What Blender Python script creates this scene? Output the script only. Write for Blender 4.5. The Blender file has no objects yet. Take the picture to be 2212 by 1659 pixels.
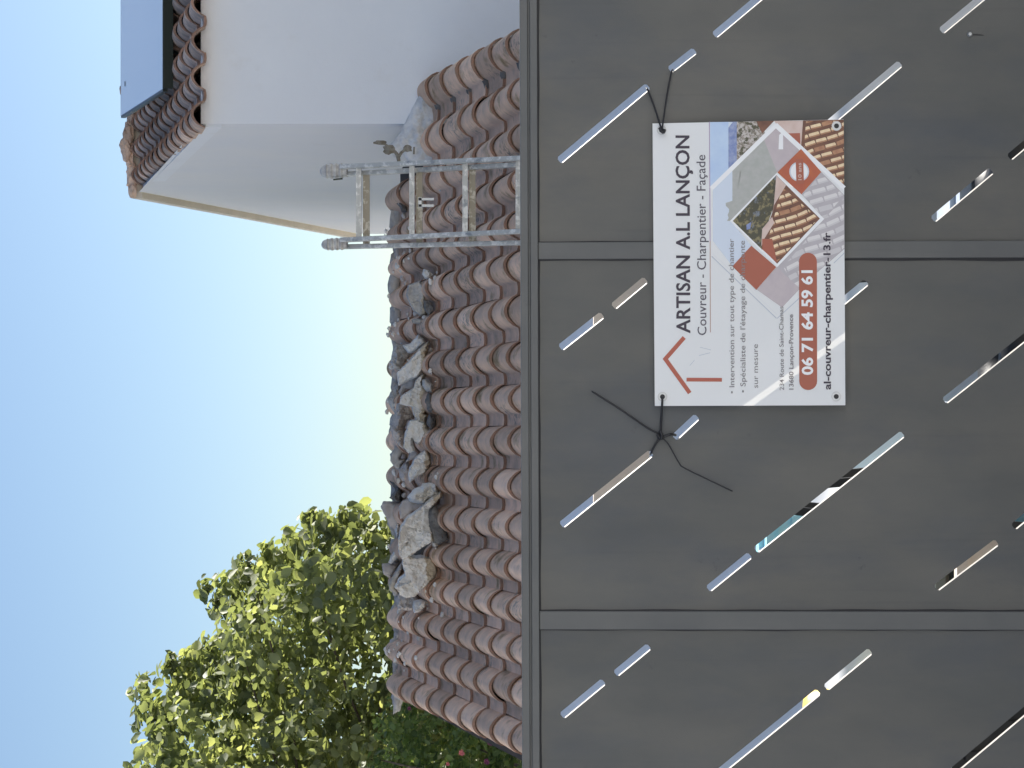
import bpy, bmesh, math, random
import numpy as np
from mathutils import Vector, Matrix, noise
R = math.radians
random.seed(7)
rng = np.random.default_rng(7)
scene = bpy.context.scene
COL = scene.collection

# ------------------------------------------------------------------ camera
EYE = 1.65          # eye height
F = 4730.0          # focal length in units of a 2212 px wide frame
cd = bpy.data.cameras.new('camera')
cd.sensor_width = 36.0
cd.lens = 36.0 * F / 2212.0
cd.clip_start = 0.1
cd.clip_end = 2000
cam = bpy.data.objects.new('camera', cd)
COL.objects.link(cam)
# phone held sideways: picture right is world down, picture top is world right
cam.matrix_world = Matrix(((0, 1, 0, 0), (0, 0, -1, 0), (-1, 0, 0, EYE), (0, 0, 0, 1)))
scene.camera = cam
scene.render.resolution_x = 1024
scene.render.resolution_y = 768

# ------------------------------------------------------------------ light
SUN_EL, SUN_AZ = 33.0, 50.0      # azimuth measured from +Y towards +X
w = bpy.data.worlds.new('World')
scene.world = w
w.use_nodes = True
nt = w.node_tree
nt.nodes.clear()
sky = nt.nodes.new('ShaderNodeTexSky')
sky.sky_type = 'NISHITA'
sky.sun_disc = False
sky.sun_elevation = R(SUN_EL)
sky.sun_rotation = R(SUN_AZ)
sky.air_density = 1.0
sky.dust_density = 0.50
sky.ozone_density = 2.2
bg = nt.nodes.new('ShaderNodeBackground')
bg.inputs['Strength'].default_value = 0.066
wo = nt.nodes.new('ShaderNodeOutputWorld')
nt.links.new(sky.outputs[0], bg.inputs['Color'])
nt.links.new(bg.outputs[0], wo.inputs['Surface'])
ld = bpy.data.lights.new('sun', 'SUN')
ld.energy = 5.0
ld.angle = R(0.5)
ld.color = (1.0, 0.95, 0.88)
sun = bpy.data.objects.new('sun', ld)
COL.objects.link(sun)
sd = Vector((math.sin(R(SUN_AZ)) * math.cos(R(SUN_EL)), math.cos(R(SUN_AZ)) * math.cos(R(SUN_EL)), math.sin(R(SUN_EL))))
sun.rotation_euler = sd.to_track_quat('Z', 'Y').to_euler()
sun.location = sd * 30
scene.view_settings.view_transform = 'Standard'
scene.view_settings.look = 'None'
scene.view_settings.exposure = 1.06
scene.view_settings.gamma = 1.0

# ------------------------------------------------------------------ helpers
def P(X, Y, d):
    """point at depth d whose direction is given in 2212x1659 frame units"""
    return Vector(((829.5 - Y) * d / F, d, EYE + (1106 - X) * d / F))
def PN(nx, ny, d):
    return P(nx * 0.54861, ny * 0.54861, d)

def link(o):
    COL.objects.link(o)
    return o
def tag(o, label=None, cat=None, group=None, kind=None):
    if label: o['label'] = label
    if cat: o['category'] = cat
    if group: o['group'] = group
    if kind: o['kind'] = kind
    return o
def thing(name, label, cat, loc, group=None):
    o = bpy.data.objects.new(name, None)
    o.empty_display_size = 0.2
    o.location = loc
    link(o)
    return tag(o, label, cat, group)
def world_loc(o):
    v = Vector(o.location)
    while o.parent:
        o = o.parent
        v = v + Vector(o.location)
    return v
def finish(name, me, mats, parent=None, smooth=False, base=None):
    if not isinstance(mats, (list, tuple)): mats = [mats]
    for m in mats: me.materials.append(m)
    if smooth:
        me.polygons.foreach_set('use_smooth', [True] * len(me.polygons))
    o = bpy.data.objects.new(name, me)
    link(o)
    if parent is not None:
        o.parent = parent
        o.location = -world_loc(parent)
    elif base is not None:
        me.transform(Matrix.Translation(-Vector(base)))
        o.location = base
    return o

class MB:
    """collects geometry for ONE mesh"""
    def __init__(s):
        s.v = []; s.f = []; s.m = []; s.tint = []
        s.cur = 0.5
    def add(s, verts, faces, mi=0):
        b = len(s.v)
        s.v.extend([tuple(v) for v in verts])
        s.tint.extend([s.cur] * len(verts))
        for i, f in enumerate(faces):
            s.f.append([b + k for k in f])
            s.m.append(mi[i] if isinstance(mi, (list, tuple)) else mi)
    def box(s, lo, hi, mi=0, M=None):
        x0, y0, z0 = lo; x1, y1, z1 = hi
        vs = [Vector(p) for p in ((x0,y0,z0),(x1,y0,z0),(x1,y1,z0),(x0,y1,z0),(x0,y0,z1),(x1,y0,z1),(x1,y1,z1),(x0,y1,z1))]
        if M is not None: vs = [M @ v for v in vs]
        s.add(vs, [(0,3,2,1),(4,5,6,7),(0,1,5,4),(1,2,6,5),(2,3,7,6),(3,0,4,7)], mi)
    def beam(s, a, b, w, h, mi=0, up=Vector((0, 1, 0))):
        """box from a to b, w across, h along up"""
        a = Vector(a); b = Vector(b)
        d = (b - a).normalized()
        side = d.cross(up).normalized(); u2 = side.cross(d).normalized()
        vs = []
        for p in (a, b):
            for sx, sy in ((-1,-1),(1,-1),(1,1),(-1,1)):
                vs.append(p + side * (sx * w / 2) + u2 * (sy * h / 2))
        s.add(vs, [(0,3,2,1),(4,5,6,7),(0,1,5,4),(1,2,6,5),(2,3,7,6),(3,0,4,7)], mi)
    def tube(s, pts, r, n=8, mi=0):
        pts = [Vector(p) for p in pts]
        rs = r if isinstance(r, (list, tuple)) else [r] * len(pts)
        rings = []
        ref = Vector((0.13, 0.2, 0.97))
        for i, p in enumerate(pts):
            a = pts[max(i-1, 0)]; b = pts[min(i+1, len(pts)-1)]
            d = (b - a).normalized()
            x = d.cross(ref)
            if x.length < 1e-3: x = d.cross(Vector((1, 0, 0)))
            x.normalize(); y = d.cross(x)
            rings.append([p + (x * math.cos(t) + y * math.sin(t)) * rs[i] for t in [2*math.pi*k/n for k in range(n)]])
        vs = [v for ring in rings for v in ring]
        fs = []
        for i in range(len(pts) - 1):
            for k in range(n):
                fs.append((i*n+k, i*n+(k+1) % n, (i+1)*n+(k+1) % n, (i+1)*n+k))
        fs.append(tuple(range(n-1, -1, -1)))
        fs.append(tuple((len(pts)-1)*n + k for k in range(n)))
        s.add(vs, fs, mi)
    def build(s, name, mats, parent=None, smooth=False, base=None, tint=False, fixn=False):
        me = bpy.data.meshes.new(name)
        me.from_pydata(s.v, [], s.f)
        me.update()
        if fixn:
            bm = bmesh.new(); bm.from_mesh(me)
            bmesh.ops.recalc_face_normals(bm, faces=bm.faces)
            bm.to_mesh(me); bm.free()
        me.polygons.foreach_set('material_index', s.m)
        if tint:
            at = me.attributes.new('tint', 'FLOAT', 'POINT')
            at.data.foreach_set('value', s.tint)
        return finish(name, me, mats, parent, smooth, base)

# ---- materials
def mat(name, col, rough=0.7, col2=None, scale=4.0, bump=0.0, bscale=20.0, metal=0.0, spec=0.5,
        tint=0.0, detail=5.0, stretch=None, lo=0.35, hi=0.65, col3=None, scale3=3.0, lo3=0.55, hi3=0.7,
        rough2=None, bump2=0.0, bscale2=2.0, smudge=None, sm_scale=26.0, sm_lo=.66, sm_hi=.76, streak=.22):
    m = bpy.data.materials.new(name); m.use_nodes = True
    t = m.node_tree; N = t.nodes; L = t.links
    b = N['Principled BSDF']
    b.inputs['Roughness'].default_value = rough
    b.inputs['Metallic'].default_value = metal
    b.inputs['Specular IOR Level'].default_value = spec
    geo = N.new('ShaderNodeNewGeometry')
    vec = geo.outputs['Position']
    if stretch:
        mp = N.new('ShaderNodeMapping'); mp.inputs['Scale'].default_value = stretch
        L.new(vec, mp.inputs[0]); vec = mp.outputs[0]
    def noise_n(sc, det=detail, v=None):
        n = N.new('ShaderNodeTexNoise'); n.inputs['Scale'].default_value = sc
        n.inputs['Detail'].default_value = det; n.inputs['Roughness'].default_value = 0.6
        L.new(v if v is not None else vec, n.inputs['Vector'])
        return n.outputs['Fac']
    def ramp(f, a, z):
        r = N.new('ShaderNodeMapRange'); r.inputs['From Min'].default_value = a; r.inputs['From Max'].default_value = z
        r.clamp = True
        L.new(f, r.inputs['Value']); return r.outputs[0]
    def mix(f, a, bb):
        x = N.new('ShaderNodeMix'); x.data_type = 'RGBA'
        if isinstance(a, tuple): x.inputs[6].default_value = (*a, 1)
        else: L.new(a, x.inputs[6])
        if isinstance(bb, tuple): x.inputs[7].default_value = (*bb, 1)
        else: L.new(bb, x.inputs[7])
        if isinstance(f, float): x.inputs[0].default_value = f
        else: L.new(f, x.inputs[0])
        return x.outputs[2]
    cur = col
    if col2 is not None:
        cur = mix(ramp(noise_n(scale), lo, hi), col, col2)
    if col3 is not None:
        cur = mix(ramp(noise_n(scale3), lo3, hi3), cur, col3)
    if smudge is not None:
        big = ramp(noise_n(1.7, 2.0), .54, .66)
        sm = ramp(noise_n(sm_scale, 7.0, geo.outputs['Position']), sm_lo, sm_hi)
        ml = N.new('ShaderNodeMath'); ml.operation = 'MULTIPLY'; L.new(big, ml.inputs[0]); L.new(sm, ml.inputs[1])
        fine = N.new('ShaderNodeMapping'); fine.inputs['Scale'].default_value = (60, 1, 1.6)
        L.new(geo.outputs['Position'], fine.inputs[0])
        sk = ramp(noise_n(1.0, 4.0, fine.outputs[0]), .60, .80)
        m2 = N.new('ShaderNodeMath'); m2.operation = 'MULTIPLY_ADD'; L.new(sk, m2.inputs[0]); m2.inputs[1].default_value = streak; L.new(ml.outputs[0], m2.inputs[2]); m2.use_clamp = True
        cur = mix(m2.outputs[0], cur, smudge)
    if tint > 0:
        at = N.new('ShaderNodeAttribute'); at.attribute_name = 'tint'
        r = N.new('ShaderNodeMapRange'); r.inputs['To Min'].default_value = 1 - tint; r.inputs['To Max'].default_value = 1 + tint
        L.new(at.outputs['Fac'], r.inputs['Value'])
        hs = N.new('ShaderNodeHueSaturation')
        L.new(r.outputs[0], hs.inputs['Value'])
        if isinstance(cur, tuple): hs.inputs['Color'].default_value = (*cur, 1)
        else: L.new(cur, hs.inputs['Color'])
        cur = hs.outputs[0]
    if isinstance(cur, tuple): b.inputs['Base Color'].default_value = (*cur, 1)
    else: L.new(cur, b.inputs['Base Color'])
    if rough2 is not None:
        rr = N.new('ShaderNodeMapRange'); rr.inputs['From Min'].default_value = .35; rr.inputs['From Max'].default_value = .65
        rr.inputs['To Min'].default_value = rough; rr.inputs['To Max'].default_value = rough2
        L.new(noise_n(scale * 1.7), rr.inputs['Value']); L.new(rr.outputs[0], b.inputs['Roughness'])
    if bump > 0:
        bp = N.new('ShaderNodeBump'); bp.inputs['Strength'].default_value = 1.0; bp.inputs['Distance'].default_value = bump
        L.new(noise_n(bscale, 6.0, geo.outputs['Position']), bp.inputs['Height'])
        if bump2 > 0:
            b2 = N.new('ShaderNodeBump'); b2.inputs['Strength'].default_value = 1.0; b2.inputs['Distance'].default_value = bump2
            L.new(noise_n(bscale2, 2.0, geo.outputs['Position']), b2.inputs['Height'])
            L.new(b2.outputs[0], bp.inputs['Normal'])
        L.new(bp.outputs[0], b.inputs['Normal'])
    return m

M_paint = mat('anthracite_paint', (0.076, 0.081, 0.083), 0.40, (0.106, 0.105, 0.099), 2.2, 0.0004, 900, stretch=(2.0, 1, .8),
              col3=(0.068, 0.076, 0.088), scale3=3.1, lo3=.48, hi3=.72, rough2=0.58, bump2=0.010, bscale2=2.4, smudge=(0.040, 0.043, 0.050))
M_rail = mat('anthracite_rail_paint', (0.104, 0.109, 0.112), 0.42, (0.088, 0.094, 0.100), 5.0, 0.0003, 700, rough2=.55, smudge=(0.05, 0.054, 0.06))
M_seam = mat('black_joint_sealant', (0.012, 0.013, 0.018), 0.6)
M_edge = mat('sunlit_edge_tone', (0.42, 0.40, 0.35), 0.5, (0.22, 0.21, 0.19), 18)  # pale tone paints the sun on the cut slot edges
M_galv = mat('galvanised_screw', (0.45, 0.47, 0.48), 0.4, metal=0.7)
M_wallw = mat('white_render', (0.775, 0.80, 0.84), 0.9, (0.74, 0.76, 0.80), 1.2, 0.0016, 150, lo=.3, hi=.7, detail=8, smudge=(.72, .73, .75), sm_scale=9, sm_lo=.5, sm_hi=.75)
M_wallg = mat('white_render_gable_shade', (0.70, 0.72, 0.765), 0.9, (0.745, 0.75, 0.765), 0.9, 0.0016, 150, lo=.3, hi=.7, detail=8, smudge=(.70, .70, .71), sm_scale=9, sm_lo=.5, sm_hi=.75)  # same render as the front, darkened to put the gable's shade in
M_cream = mat('cream_render', (0.74, 0.67, 0.56), 0.9, (0.66, 0.60, 0.50), 3, 0.001, 120)
M_mortar = mat('pale_mortar', (0.70, 0.71, 0.72), 0.95, (0.50, 0.51, 0.53), 14, 0.006, 60, lo=.4, hi=.7)
M_tile = mat('weathered_roof_tile', (0.80, 0.555, 0.40), 0.9, (0.58, 0.42, 0.315), 9, 0.0022, 110, tint=0.28, lo=.40, hi=.68,
             col3=(0.25, 0.18, 0.09), scale3=5.5, lo3=.56, hi3=.72, smudge=(.20, .19, .17), sm_scale=34, sm_lo=.50, sm_hi=.62, streak=.0)
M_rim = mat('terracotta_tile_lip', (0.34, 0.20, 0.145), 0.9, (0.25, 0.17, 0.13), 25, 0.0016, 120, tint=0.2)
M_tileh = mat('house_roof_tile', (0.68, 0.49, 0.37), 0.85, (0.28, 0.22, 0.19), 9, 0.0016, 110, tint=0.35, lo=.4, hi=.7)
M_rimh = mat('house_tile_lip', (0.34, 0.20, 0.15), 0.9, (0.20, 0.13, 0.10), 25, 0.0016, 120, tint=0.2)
M_alu = mat('ladder_aluminium', (0.50, 0.50, 0.48), 0.45, (0.76, 0.75, 0.72), 22, 0.0005, 90, metal=0.25, lo=.5, hi=.6,
            col3=(0.28, 0.30, 0.32), scale3=14, lo3=.58, hi3=.66)
M_aluold = mat('dirty_ladder_aluminium', (0.36, 0.32, 0.25), 0.5, (0.62, 0.58, 0.50), 26, 0.0006, 90, metal=0.2, lo=.52, hi=.6)
M_cap = mat('ribbed_plastic_cap', (0.62, 0.60, 0.56), 0.35, (0.36, 0.34, 0.33), 24, 0.0005, 200)
M_black = mat('black_string', (0.012, 0.013, 0.018), 0.5)
M_trunk = mat('bark', (0.10, 0.075, 0.055), 0.9, (0.16, 0.13, 0.10), 12, 0.01, 40)
M_weed = mat('dry_stalk', (0.16, 0.14, 0.10), 0.9, (0.30, 0.28, 0.24), 40)
M_conc = mat('pale_concrete_ground', (0.52, 0.48, 0.41), 0.9, (0.44, 0.41, 0.36), 1.6, 0.002, 60)
M_asph = mat('asphalt', (0.055, 0.055, 0.057), 0.9, (0.075, 0.074, 0.072), 8, 0.003, 140)
M_street = mat('pale_bounce_road', (0.35, 0.35, 0.345), 0.95, (0.30, 0.30, 0.295), 5, 0.002, 90)  # road paled to bounce sunlight into the shaded fronts
M_facade = mat('pale_bounce_render', (0.78, 0.77, 0.75), 0.9, (0.74, 0.73, 0.71), 1.0, 0.001, 60)
M_pave = mat('pavement_concrete', (0.30, 0.29, 0.27), 0.9, (0.24, 0.235, 0.22), 5, 0.002, 90)
M_frame = mat('dark_aluminium_frame', (0.020, 0.028, 0.022), 0.4, metal=0.3)
M_blue = mat('sky_blue_plastic', (0.30, 0.72, 0.85), 0.4, (0.55, 0.82, 0.88), 30)
M_yel = mat('yellow_plastic', (0.92, 0.70, 0.12), 0.4, (0.85, 0.62, 0.10), 12)
M_dark = mat('black_rubber', (0.018, 0.019, 0.022), 0.5, (0.03, 0.03, 0.03), 30, 0.001, 80)
M_grey = mat('grey_plastic', (0.52, 0.58, 0.65), 0.45, (0.42, 0.48, 0.55), 9)
M_beige = mat('beige_planter', (0.75, 0.66, 0.56), 0.8, (0.66, 0.57, 0.48), 14, 0.001, 90)
M_soil = mat('soil', (0.06, 0.045, 0.03), 1.0, (0.09, 0.07, 0.05), 30, 0.004, 60)

def stone(name, a, b_, c=None):
    return mat(name, a, 0.95, b_, 16, 0.006, 34, lo=.38, hi=.66, col3=c, scale3=7, lo3=.50, hi3=.75)
M_st = [stone('grey_mortar_chunk', (0.52, 0.50, 0.47), (0.36, 0.34, 0.32), (0.46, 0.40, 0.31)),
        stone('pale_mortar_chunk', (0.72, 0.70, 0.66), (0.60, 0.585, 0.56), (0.64, 0.59, 0.50)),
        stone('dark_mortar_and_shade', (0.17, 0.165, 0.16), (0.11, 0.105, 0.10)),  # also paints the shade under the biggest ridge piece
        stone('tile_shard', (0.55, 0.49, 0.445), (0.42, 0.38, 0.35))]
M_beigest = mat('broken_mortar_face', (0.52, 0.44, 0.33), 0.95, (0.40, 0.35, 0.27), 24, 0.006, 60)

def glass_panel():
    m = bpy.data.materials.new('sky_painted_glass'); m.use_nodes = True
    b = m.node_tree.nodes['Principled BSDF']
    b.inputs['Base Color'].default_value = (0.92, 0.97, 1.0, 1)  # near-white blue base paints the sky's reflection into the glass
    b.inputs['Roughness'].default_value = 0.12
    b.inputs['Specular IOR Level'].default_value = 0.8
    return m
M_glass = glass_panel()

# ------------------------------------------------------------------ ground
g = MB(); g.add([(-300, 4.9, 0), (300, 4.9, 0), (300, 900, 0), (-300, 900, 0)], [(0, 1, 2, 3)])
tag(g.build('yard_ground', M_conc), kind='structure')
g = MB(); g.box((-300, 3.0, -0.3), (300, 4.9, 0.0)); tag(g.build('pavement', M_pave), kind='structure')
g = MB(); g.add([(-300, -200, -0.13), (300, -200, -0.13), (300, 3.0, -0.13), (-300, 3.0, -0.13)], [(0, 1, 2, 3)])
tag(g.build('road', M_street), kind='structure')

# ------------------------------------------------------------------ metal fence with slots
GD = 4.64
sc_ = GD / F
fence = thing('metal_fence', 'dark grey metal fence of sheet panels pierced by slanted slots', 'fence', (0, GD, 0))
def lerp(a, b, t): return a + (b - a) * t
XB = 2660.0
def topX(Y): return 1122 + Y * 6.0 / 1659      # upper edge of the rail leans slightly
r = MB()
for (a0, a1, yy0, yy1) in ((0, 17, -0.016, 0.02), (17, 21.5, -0.011, 0.02), (21.5, 38, -0.014, 0.02)):
    Ya, Yb = -1900, 3560
    vs = []
    for Y in (Ya, Yb):
        for dy in (yy0, yy1):
            for a in (a0, a1):
                vs.append(P(topX(Y) + a, Y, GD) + Vector((0, dy, 0)))
    r.add(vs, [(0,1,3,2),(4,6,7,5),(0,4,5,1),(2,3,7,6),(0,2,6,4),(1,5,7,3)])
o = r.build('top_rail', M_rail, fence, fixn=True)
bv = o.modifiers.new('bevel', 'BEVEL'); bv.width = 0.0015; bv.segments = 2

mull = [(-1068, -1031), (-270, -233), (524, 560.5), (1319.5, 1359), (2115, 2154), (2912, 2950)]
for (ya, yb) in mull:
    m = MB()
    dr = -4 if yb < 900 else 1
    vs = []
    for X, s in ((1160.5, 0), (XB, 1)):
        for dy in (-0.009, 0.018):
            for Y in (ya, yb):
                vs.append(P(X + (Y * 6 / 1659 if s == 0 else 0), Y + dr * s * 1.3, GD) + Vector((0, dy, 0)))
    m.add(vs, [(0,1,3,2),(4,6,7,5),(0,4,5,1),(2,3,7,6),(0,2,6,4),(1,5,7,3)])
    o = m.build('mullion', M_rail, fence, fixn=True)
    bv = o.modifiers.new('bevel', 'BEVEL'); bv.width = 0.0015; bv.segments = 2
# joint lines where the sheets meet the frame
SL = [  # slot centre lines (start, end)
 ((1210,346),(1398,188)), ((1449,150),(1499,111)), ((1545,75),(1668,-28)), ((2035,66),(2190,-62)), ((1545,474),(1943,139)),
 ((2017,473),(2140,370)), ((2182,339),(2262,272)),
 ((1213,750),(1299,682)), ((1327,661),(1393,606)), ((1215,1133),(1405,980)), ((1459,944),(1504,902)), ((1580,850),(1870,611)),
 ((1635,1187),(1948,939)), ((1532,1271),(1618,1201)), ((2042,865),(2296,664)), ((2024,1269),(2151,1173)), ((2191,1137),(2270,1072)),
 ((1216,1545),(1302,1474)), ((1332,1454),(1400,1398)), ((1505,1708),(1766,1496)), ((1786,1484),(1878,1408)), ((2020,1698),(2290,1472))]
SL += [((x0, y0 - 1590), (x1, y1 - 798)) for ((x0, y0), (x1, y1)) in SL[7:17]]
SL += [((x0, y0 + 2387), (x1, y1 + 2387)) for ((x0, y0), (x1, y1)) in SL[0:7]]
SW = 17.0
def slot_poly(a, b, grow=0.0, n=2):
    a = Vector(a); b = Vector(b); d = (b - a).normalized(); q = Vector((-d.y, d.x))
    h = SW / 2; c = 4.0
    pts = []
    for base, s in ((a, -1), (b, 1)):
        e = base + d * s * 3
        if s < 0: pts += [e + q * (h - c) , ]
        if s < 0: pts = [e + d * c + q * h, e + q * (h - c), e - q * (h - c), e + d * c - q * h]
        else: pts += [e - d * c - q * h, e - q * (h - c), e + q * (h - c), e - d * c + q * h]
    return pts
def curve_mesh(polys, depth):
    """flat sheet with holes in the (Y->x, X->y) plane, polys[0] the outline"""
    c = bpy.data.curves.new('tmp', 'CURVE'); c.dimensions = '2D'; c.fill_mode = 'BOTH'; c.extrude = depth / 2
    for pl in polys:
        sp = c.splines.new('POLY'); sp.points.add(len(pl) - 1)
        for i, p in enumerate(pl): sp.points[i].co = (p[0], p[1], 0, 1)
        sp.use_cyclic_u = True
    o = bpy.data.objects.new('tmp', c)
    me = bpy.data.meshes.new_from_object(o)
    bpy.data.objects.remove(o); bpy.data.curves.remove(c)
    return me
edges_ = [(mull[i][1], mull[i+1][0]) for i in range(len(mull) - 1)]
TH = 3.0
for k, (ya, yb) in enumerate(edges_):
    polys = [[(1158, ya - 2), (XB, ya - 2), (XB, yb + 2), (1158, yb + 2)]]
    sl = []
    for (a, b) in SL:
        if ya + 12 < min(a[1], b[1]) and max(a[1], b[1]) < yb - 12:
            sl.append((a, b)); polys.append([(p.x, p.y) for p in slot_poly(a, b)])
    me = curve_mesh(polys, TH)
    for v in me.vertices:
        dd = v.co.z * sc_
        v.co = P(v.co.x, v.co.y, GD) + Vector((0, dd, 0))
    bm = bmesh.new(); bm.from_mesh(me); bmesh.ops.recalc_face_normals(bm, faces=bm.faces)
    # lower cut edge of each slot: pale added sill paints its sunlit line
    for (a, b) in sl:
        a = Vector(a); b = Vector(b); d = (b - a).normalized(); q = Vector((-d.y, d.x))
        if q.y < 0: q = -q
        h = SW / 2
        p0 = a + q * (h - .4) ; p1 = b + q * (h - .4); i0 = a + q * (h - 2.6); i1 = b + q * (h - 2.6)
        vs = [bm.verts.new(P(p0.x, p0.y, GD) + Vector((0, -.0012, 0))), bm.verts.new(P(p1.x, p1.y, GD) + Vector((0, -.0012, 0))),
              bm.verts.new(P(i1.x, i1.y, GD) + Vector((0, .0024, 0))), bm.verts.new(P(i0.x, i0.y, GD) + Vector((0, .0024, 0)))]
        lo = [bm.verts.new(P(p0.x, p0.y, GD) + Vector((0, .0024, 0))), bm.verts.new(P(p1.x, p1.y, GD) + Vector((0, .0024, 0)))]
        for f in ((vs[0], vs[1], vs[2], vs[3]), (vs[3], vs[2], lo[1], lo[0])):
            ff = bm.faces.new(f); ff.material_index = 1
    bm.to_mesh(me); bm.free()
    o = finish('sheet_panel', me, [M_paint, M_edge], fence)
    s = MB()
    def strip(X0, X1, Y0, Y1):
        s.add([P(X0, Y0, GD) + Vector((0, -.0042, 0)), P(X1, Y0, GD) + Vector((0, -.0042, 0)), P(X1, Y1, GD) + Vector((0, -.0042, 0)), P(X0, Y1, GD) + Vector((0, -.0042, 0))], [(0, 1, 2, 3)])
    def wob(X): return 0.8 * math.sin(X * .031 + k * 2) + .5 * math.sin(X * .011 + k)
    x = 1160
    while x < XB:
        x2 = x + 40
        s.add([P(x, ya - 4, GD) + Vector((0, -.0042, 0)), P(x2, ya - 4, GD) + Vector((0, -.0042, 0)), P(x2, ya + 3.0 + wob(x2), GD) + Vector((0, -.0022, 0)), P(x, ya + 3.0 + wob(x), GD) + Vector((0, -.0022, 0))], [(0, 1, 2, 3)])
        s.add([P(x, yb - 3.0 + wob(x + 9), GD) + Vector((0, -.0022, 0)), P(x2, yb - 3.0 + wob(x2 + 9), GD) + Vector((0, -.0022, 0)), P(x2, yb + 4, GD) + Vector((0, -.0042, 0)), P(x, yb + 4, GD) + Vector((0, -.0042, 0))], [(0, 1, 2, 3)])
        x = x2
    y = ya
    while y < yb:
        y2 = min(y + 40, yb)
        e0 = topX(y) + 42 + wob(y); e1 = topX(y2) + 42 + wob(y2)
        s.add([P(topX(y) + 34, y, GD) + Vector((0, -.0045, 0)), P(e0, y, GD) + Vector((0, -.0024, 0)), P(e1, y2, GD) + Vector((0, -.0024, 0)), P(topX(y2) + 34, y2, GD) + Vector((0, -.0045, 0))], [(0, 1, 2, 3)])
        y = y2
    s.build('seal_joint', M_seam, fence)
sb = MB()
c = P(2095, 74, GD - .004)
for k_ in range(2):
    pass
ring = [c + Vector((math.cos(t) * .006, 0, math.sin(t) * .006)) for t in [i * math.pi / 5 for i in range(10)]]
top = [c + Vector((math.cos(t) * .0035, -.004, math.sin(t) * .0035)) for t in [i * math.pi / 5 for i in range(10)]]
sb.add(ring + top, [(i, (i + 1) % 10, 10 + (i + 1) % 10, 10 + i) for i in range(10)] + [tuple(range(10, 20))])
sb.build('screw', M_galv, fence)
sb = MB(); sb.tube([P(2097, 74, GD - .0028), P(2125, 76, GD - .0028)], [.0015, .0006], 6)
sb.build('screw_shadow', mat('painted_shadow', (0.05, 0.05, 0.05), 0.8), fence)  # the screw's shadow, painted on as a dark streak
# masonry base under the fence (mostly out of frame)
base = MB(); base.box((-6.5, GD - .06, 0.0), (6.5, GD + .10, EYE + (1106 - XB) * sc_))
base.build('base', M_pave, fence)

# ------------------------------------------------------------------ sign board
def gap(X): return (12.0 + 0.050 * (X - 1411)) * sc_
def SP(X, Y, lift=0.0):
    return P(X, Y, GD - .004 - gap(X) - lift)
C00, C10, C11, C01 = (1409.5, 266.7), (1822.7, 258.0), (1826, 875.5), (1414.5, 877)
sign = thing('advertising_board', 'white printed roofer advertising board tied to the dark fence', 'sign', SP(1822, 566))
def board_mat():
    m = bpy.data.materials.new('translucent_white_board'); m.use_nodes = True
    t = m.node_tree; b = t.nodes['Principled BSDF']
    b.inputs['Base Color'].default_value = (0.86, 0.89, 0.93, 1)
    b.inputs['Roughness'].default_value = 0.35
    nz = t.nodes.new('ShaderNodeTexNoise'); nz.inputs['Scale'].default_value = 9; nz.inputs['Detail'].default_value = 3
    ge = t.nodes.new('ShaderNodeNewGeometry'); t.links.new(ge.outputs['Position'], nz.inputs['Vector'])
    bp = t.nodes.new('ShaderNodeBump'); bp.inputs['Distance'].default_value = .004; t.links.new(nz.outputs['Fac'], bp.inputs['Height']); t.links.new(bp.outputs[0], b.inputs['Normal'])
    tr = t.nodes.new('ShaderNodeBsdfTranslucent'); tr.inputs[0].default_value = (0.85, 0.82, 0.74, 1)
    mx = t.nodes.new('ShaderNodeMixShader'); mx.inputs[0].default_value = 0.20
    t.links.new(b.outputs[0], mx.inputs[1]); t.links.new(tr.outputs[0], mx.inputs[2])
    t.links.new(mx.outputs[0], t.nodes['Material Output'].inputs['Surface'])
    return m
M_board = board_mat()
bm_ = MB()
fr = [SP(*C00), SP(*C10), SP(*C11), SP(*C01)]
bm_.add([fr[0], fr[1], fr[2], fr[3]], [(0, 1, 2, 3)])
bm_.build('board', M_board, sign)
rm = MB()
for i in range(4):
    a = fr[i]; b = fr[(i + 1) % 4]
    rm.add([a + Vector((0, -.0004, 0)), b + Vector((0, -.0004, 0)), b + Vector((0, .0026, 0)), a + Vector((0, .0026, 0))], [(0, 1, 2, 3)])
rm.build('board_edge', mat('board_edge', (.6, .62, .66), .5), sign)

def flat(name, col, rough=0.45, **k): return mat('print_' + name, col, rough, **k)
INK = flat('dark_ink', (0.030, 0.022, 0.045)); INK2 = flat('grey_ink', (0.075, 0.070, 0.10)); INK3 = flat('faded_grey_ink', (0.21, 0.20, 0.215))
RED = flat('red', (0.40, 0.095, 0.060)); RED2 = flat('brick_red', (0.36, 0.100, 0.062)); WHI = flat('white', (0.80, 0.82, 0.86))
LINE = flat('underline', (0.42, 0.25, 0.22)); LINE2 = flat('purple_line', (0.34, 0.22, 0.42))
LG = flat('line_grey', (0.55, 0.60, 0.68))

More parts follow.
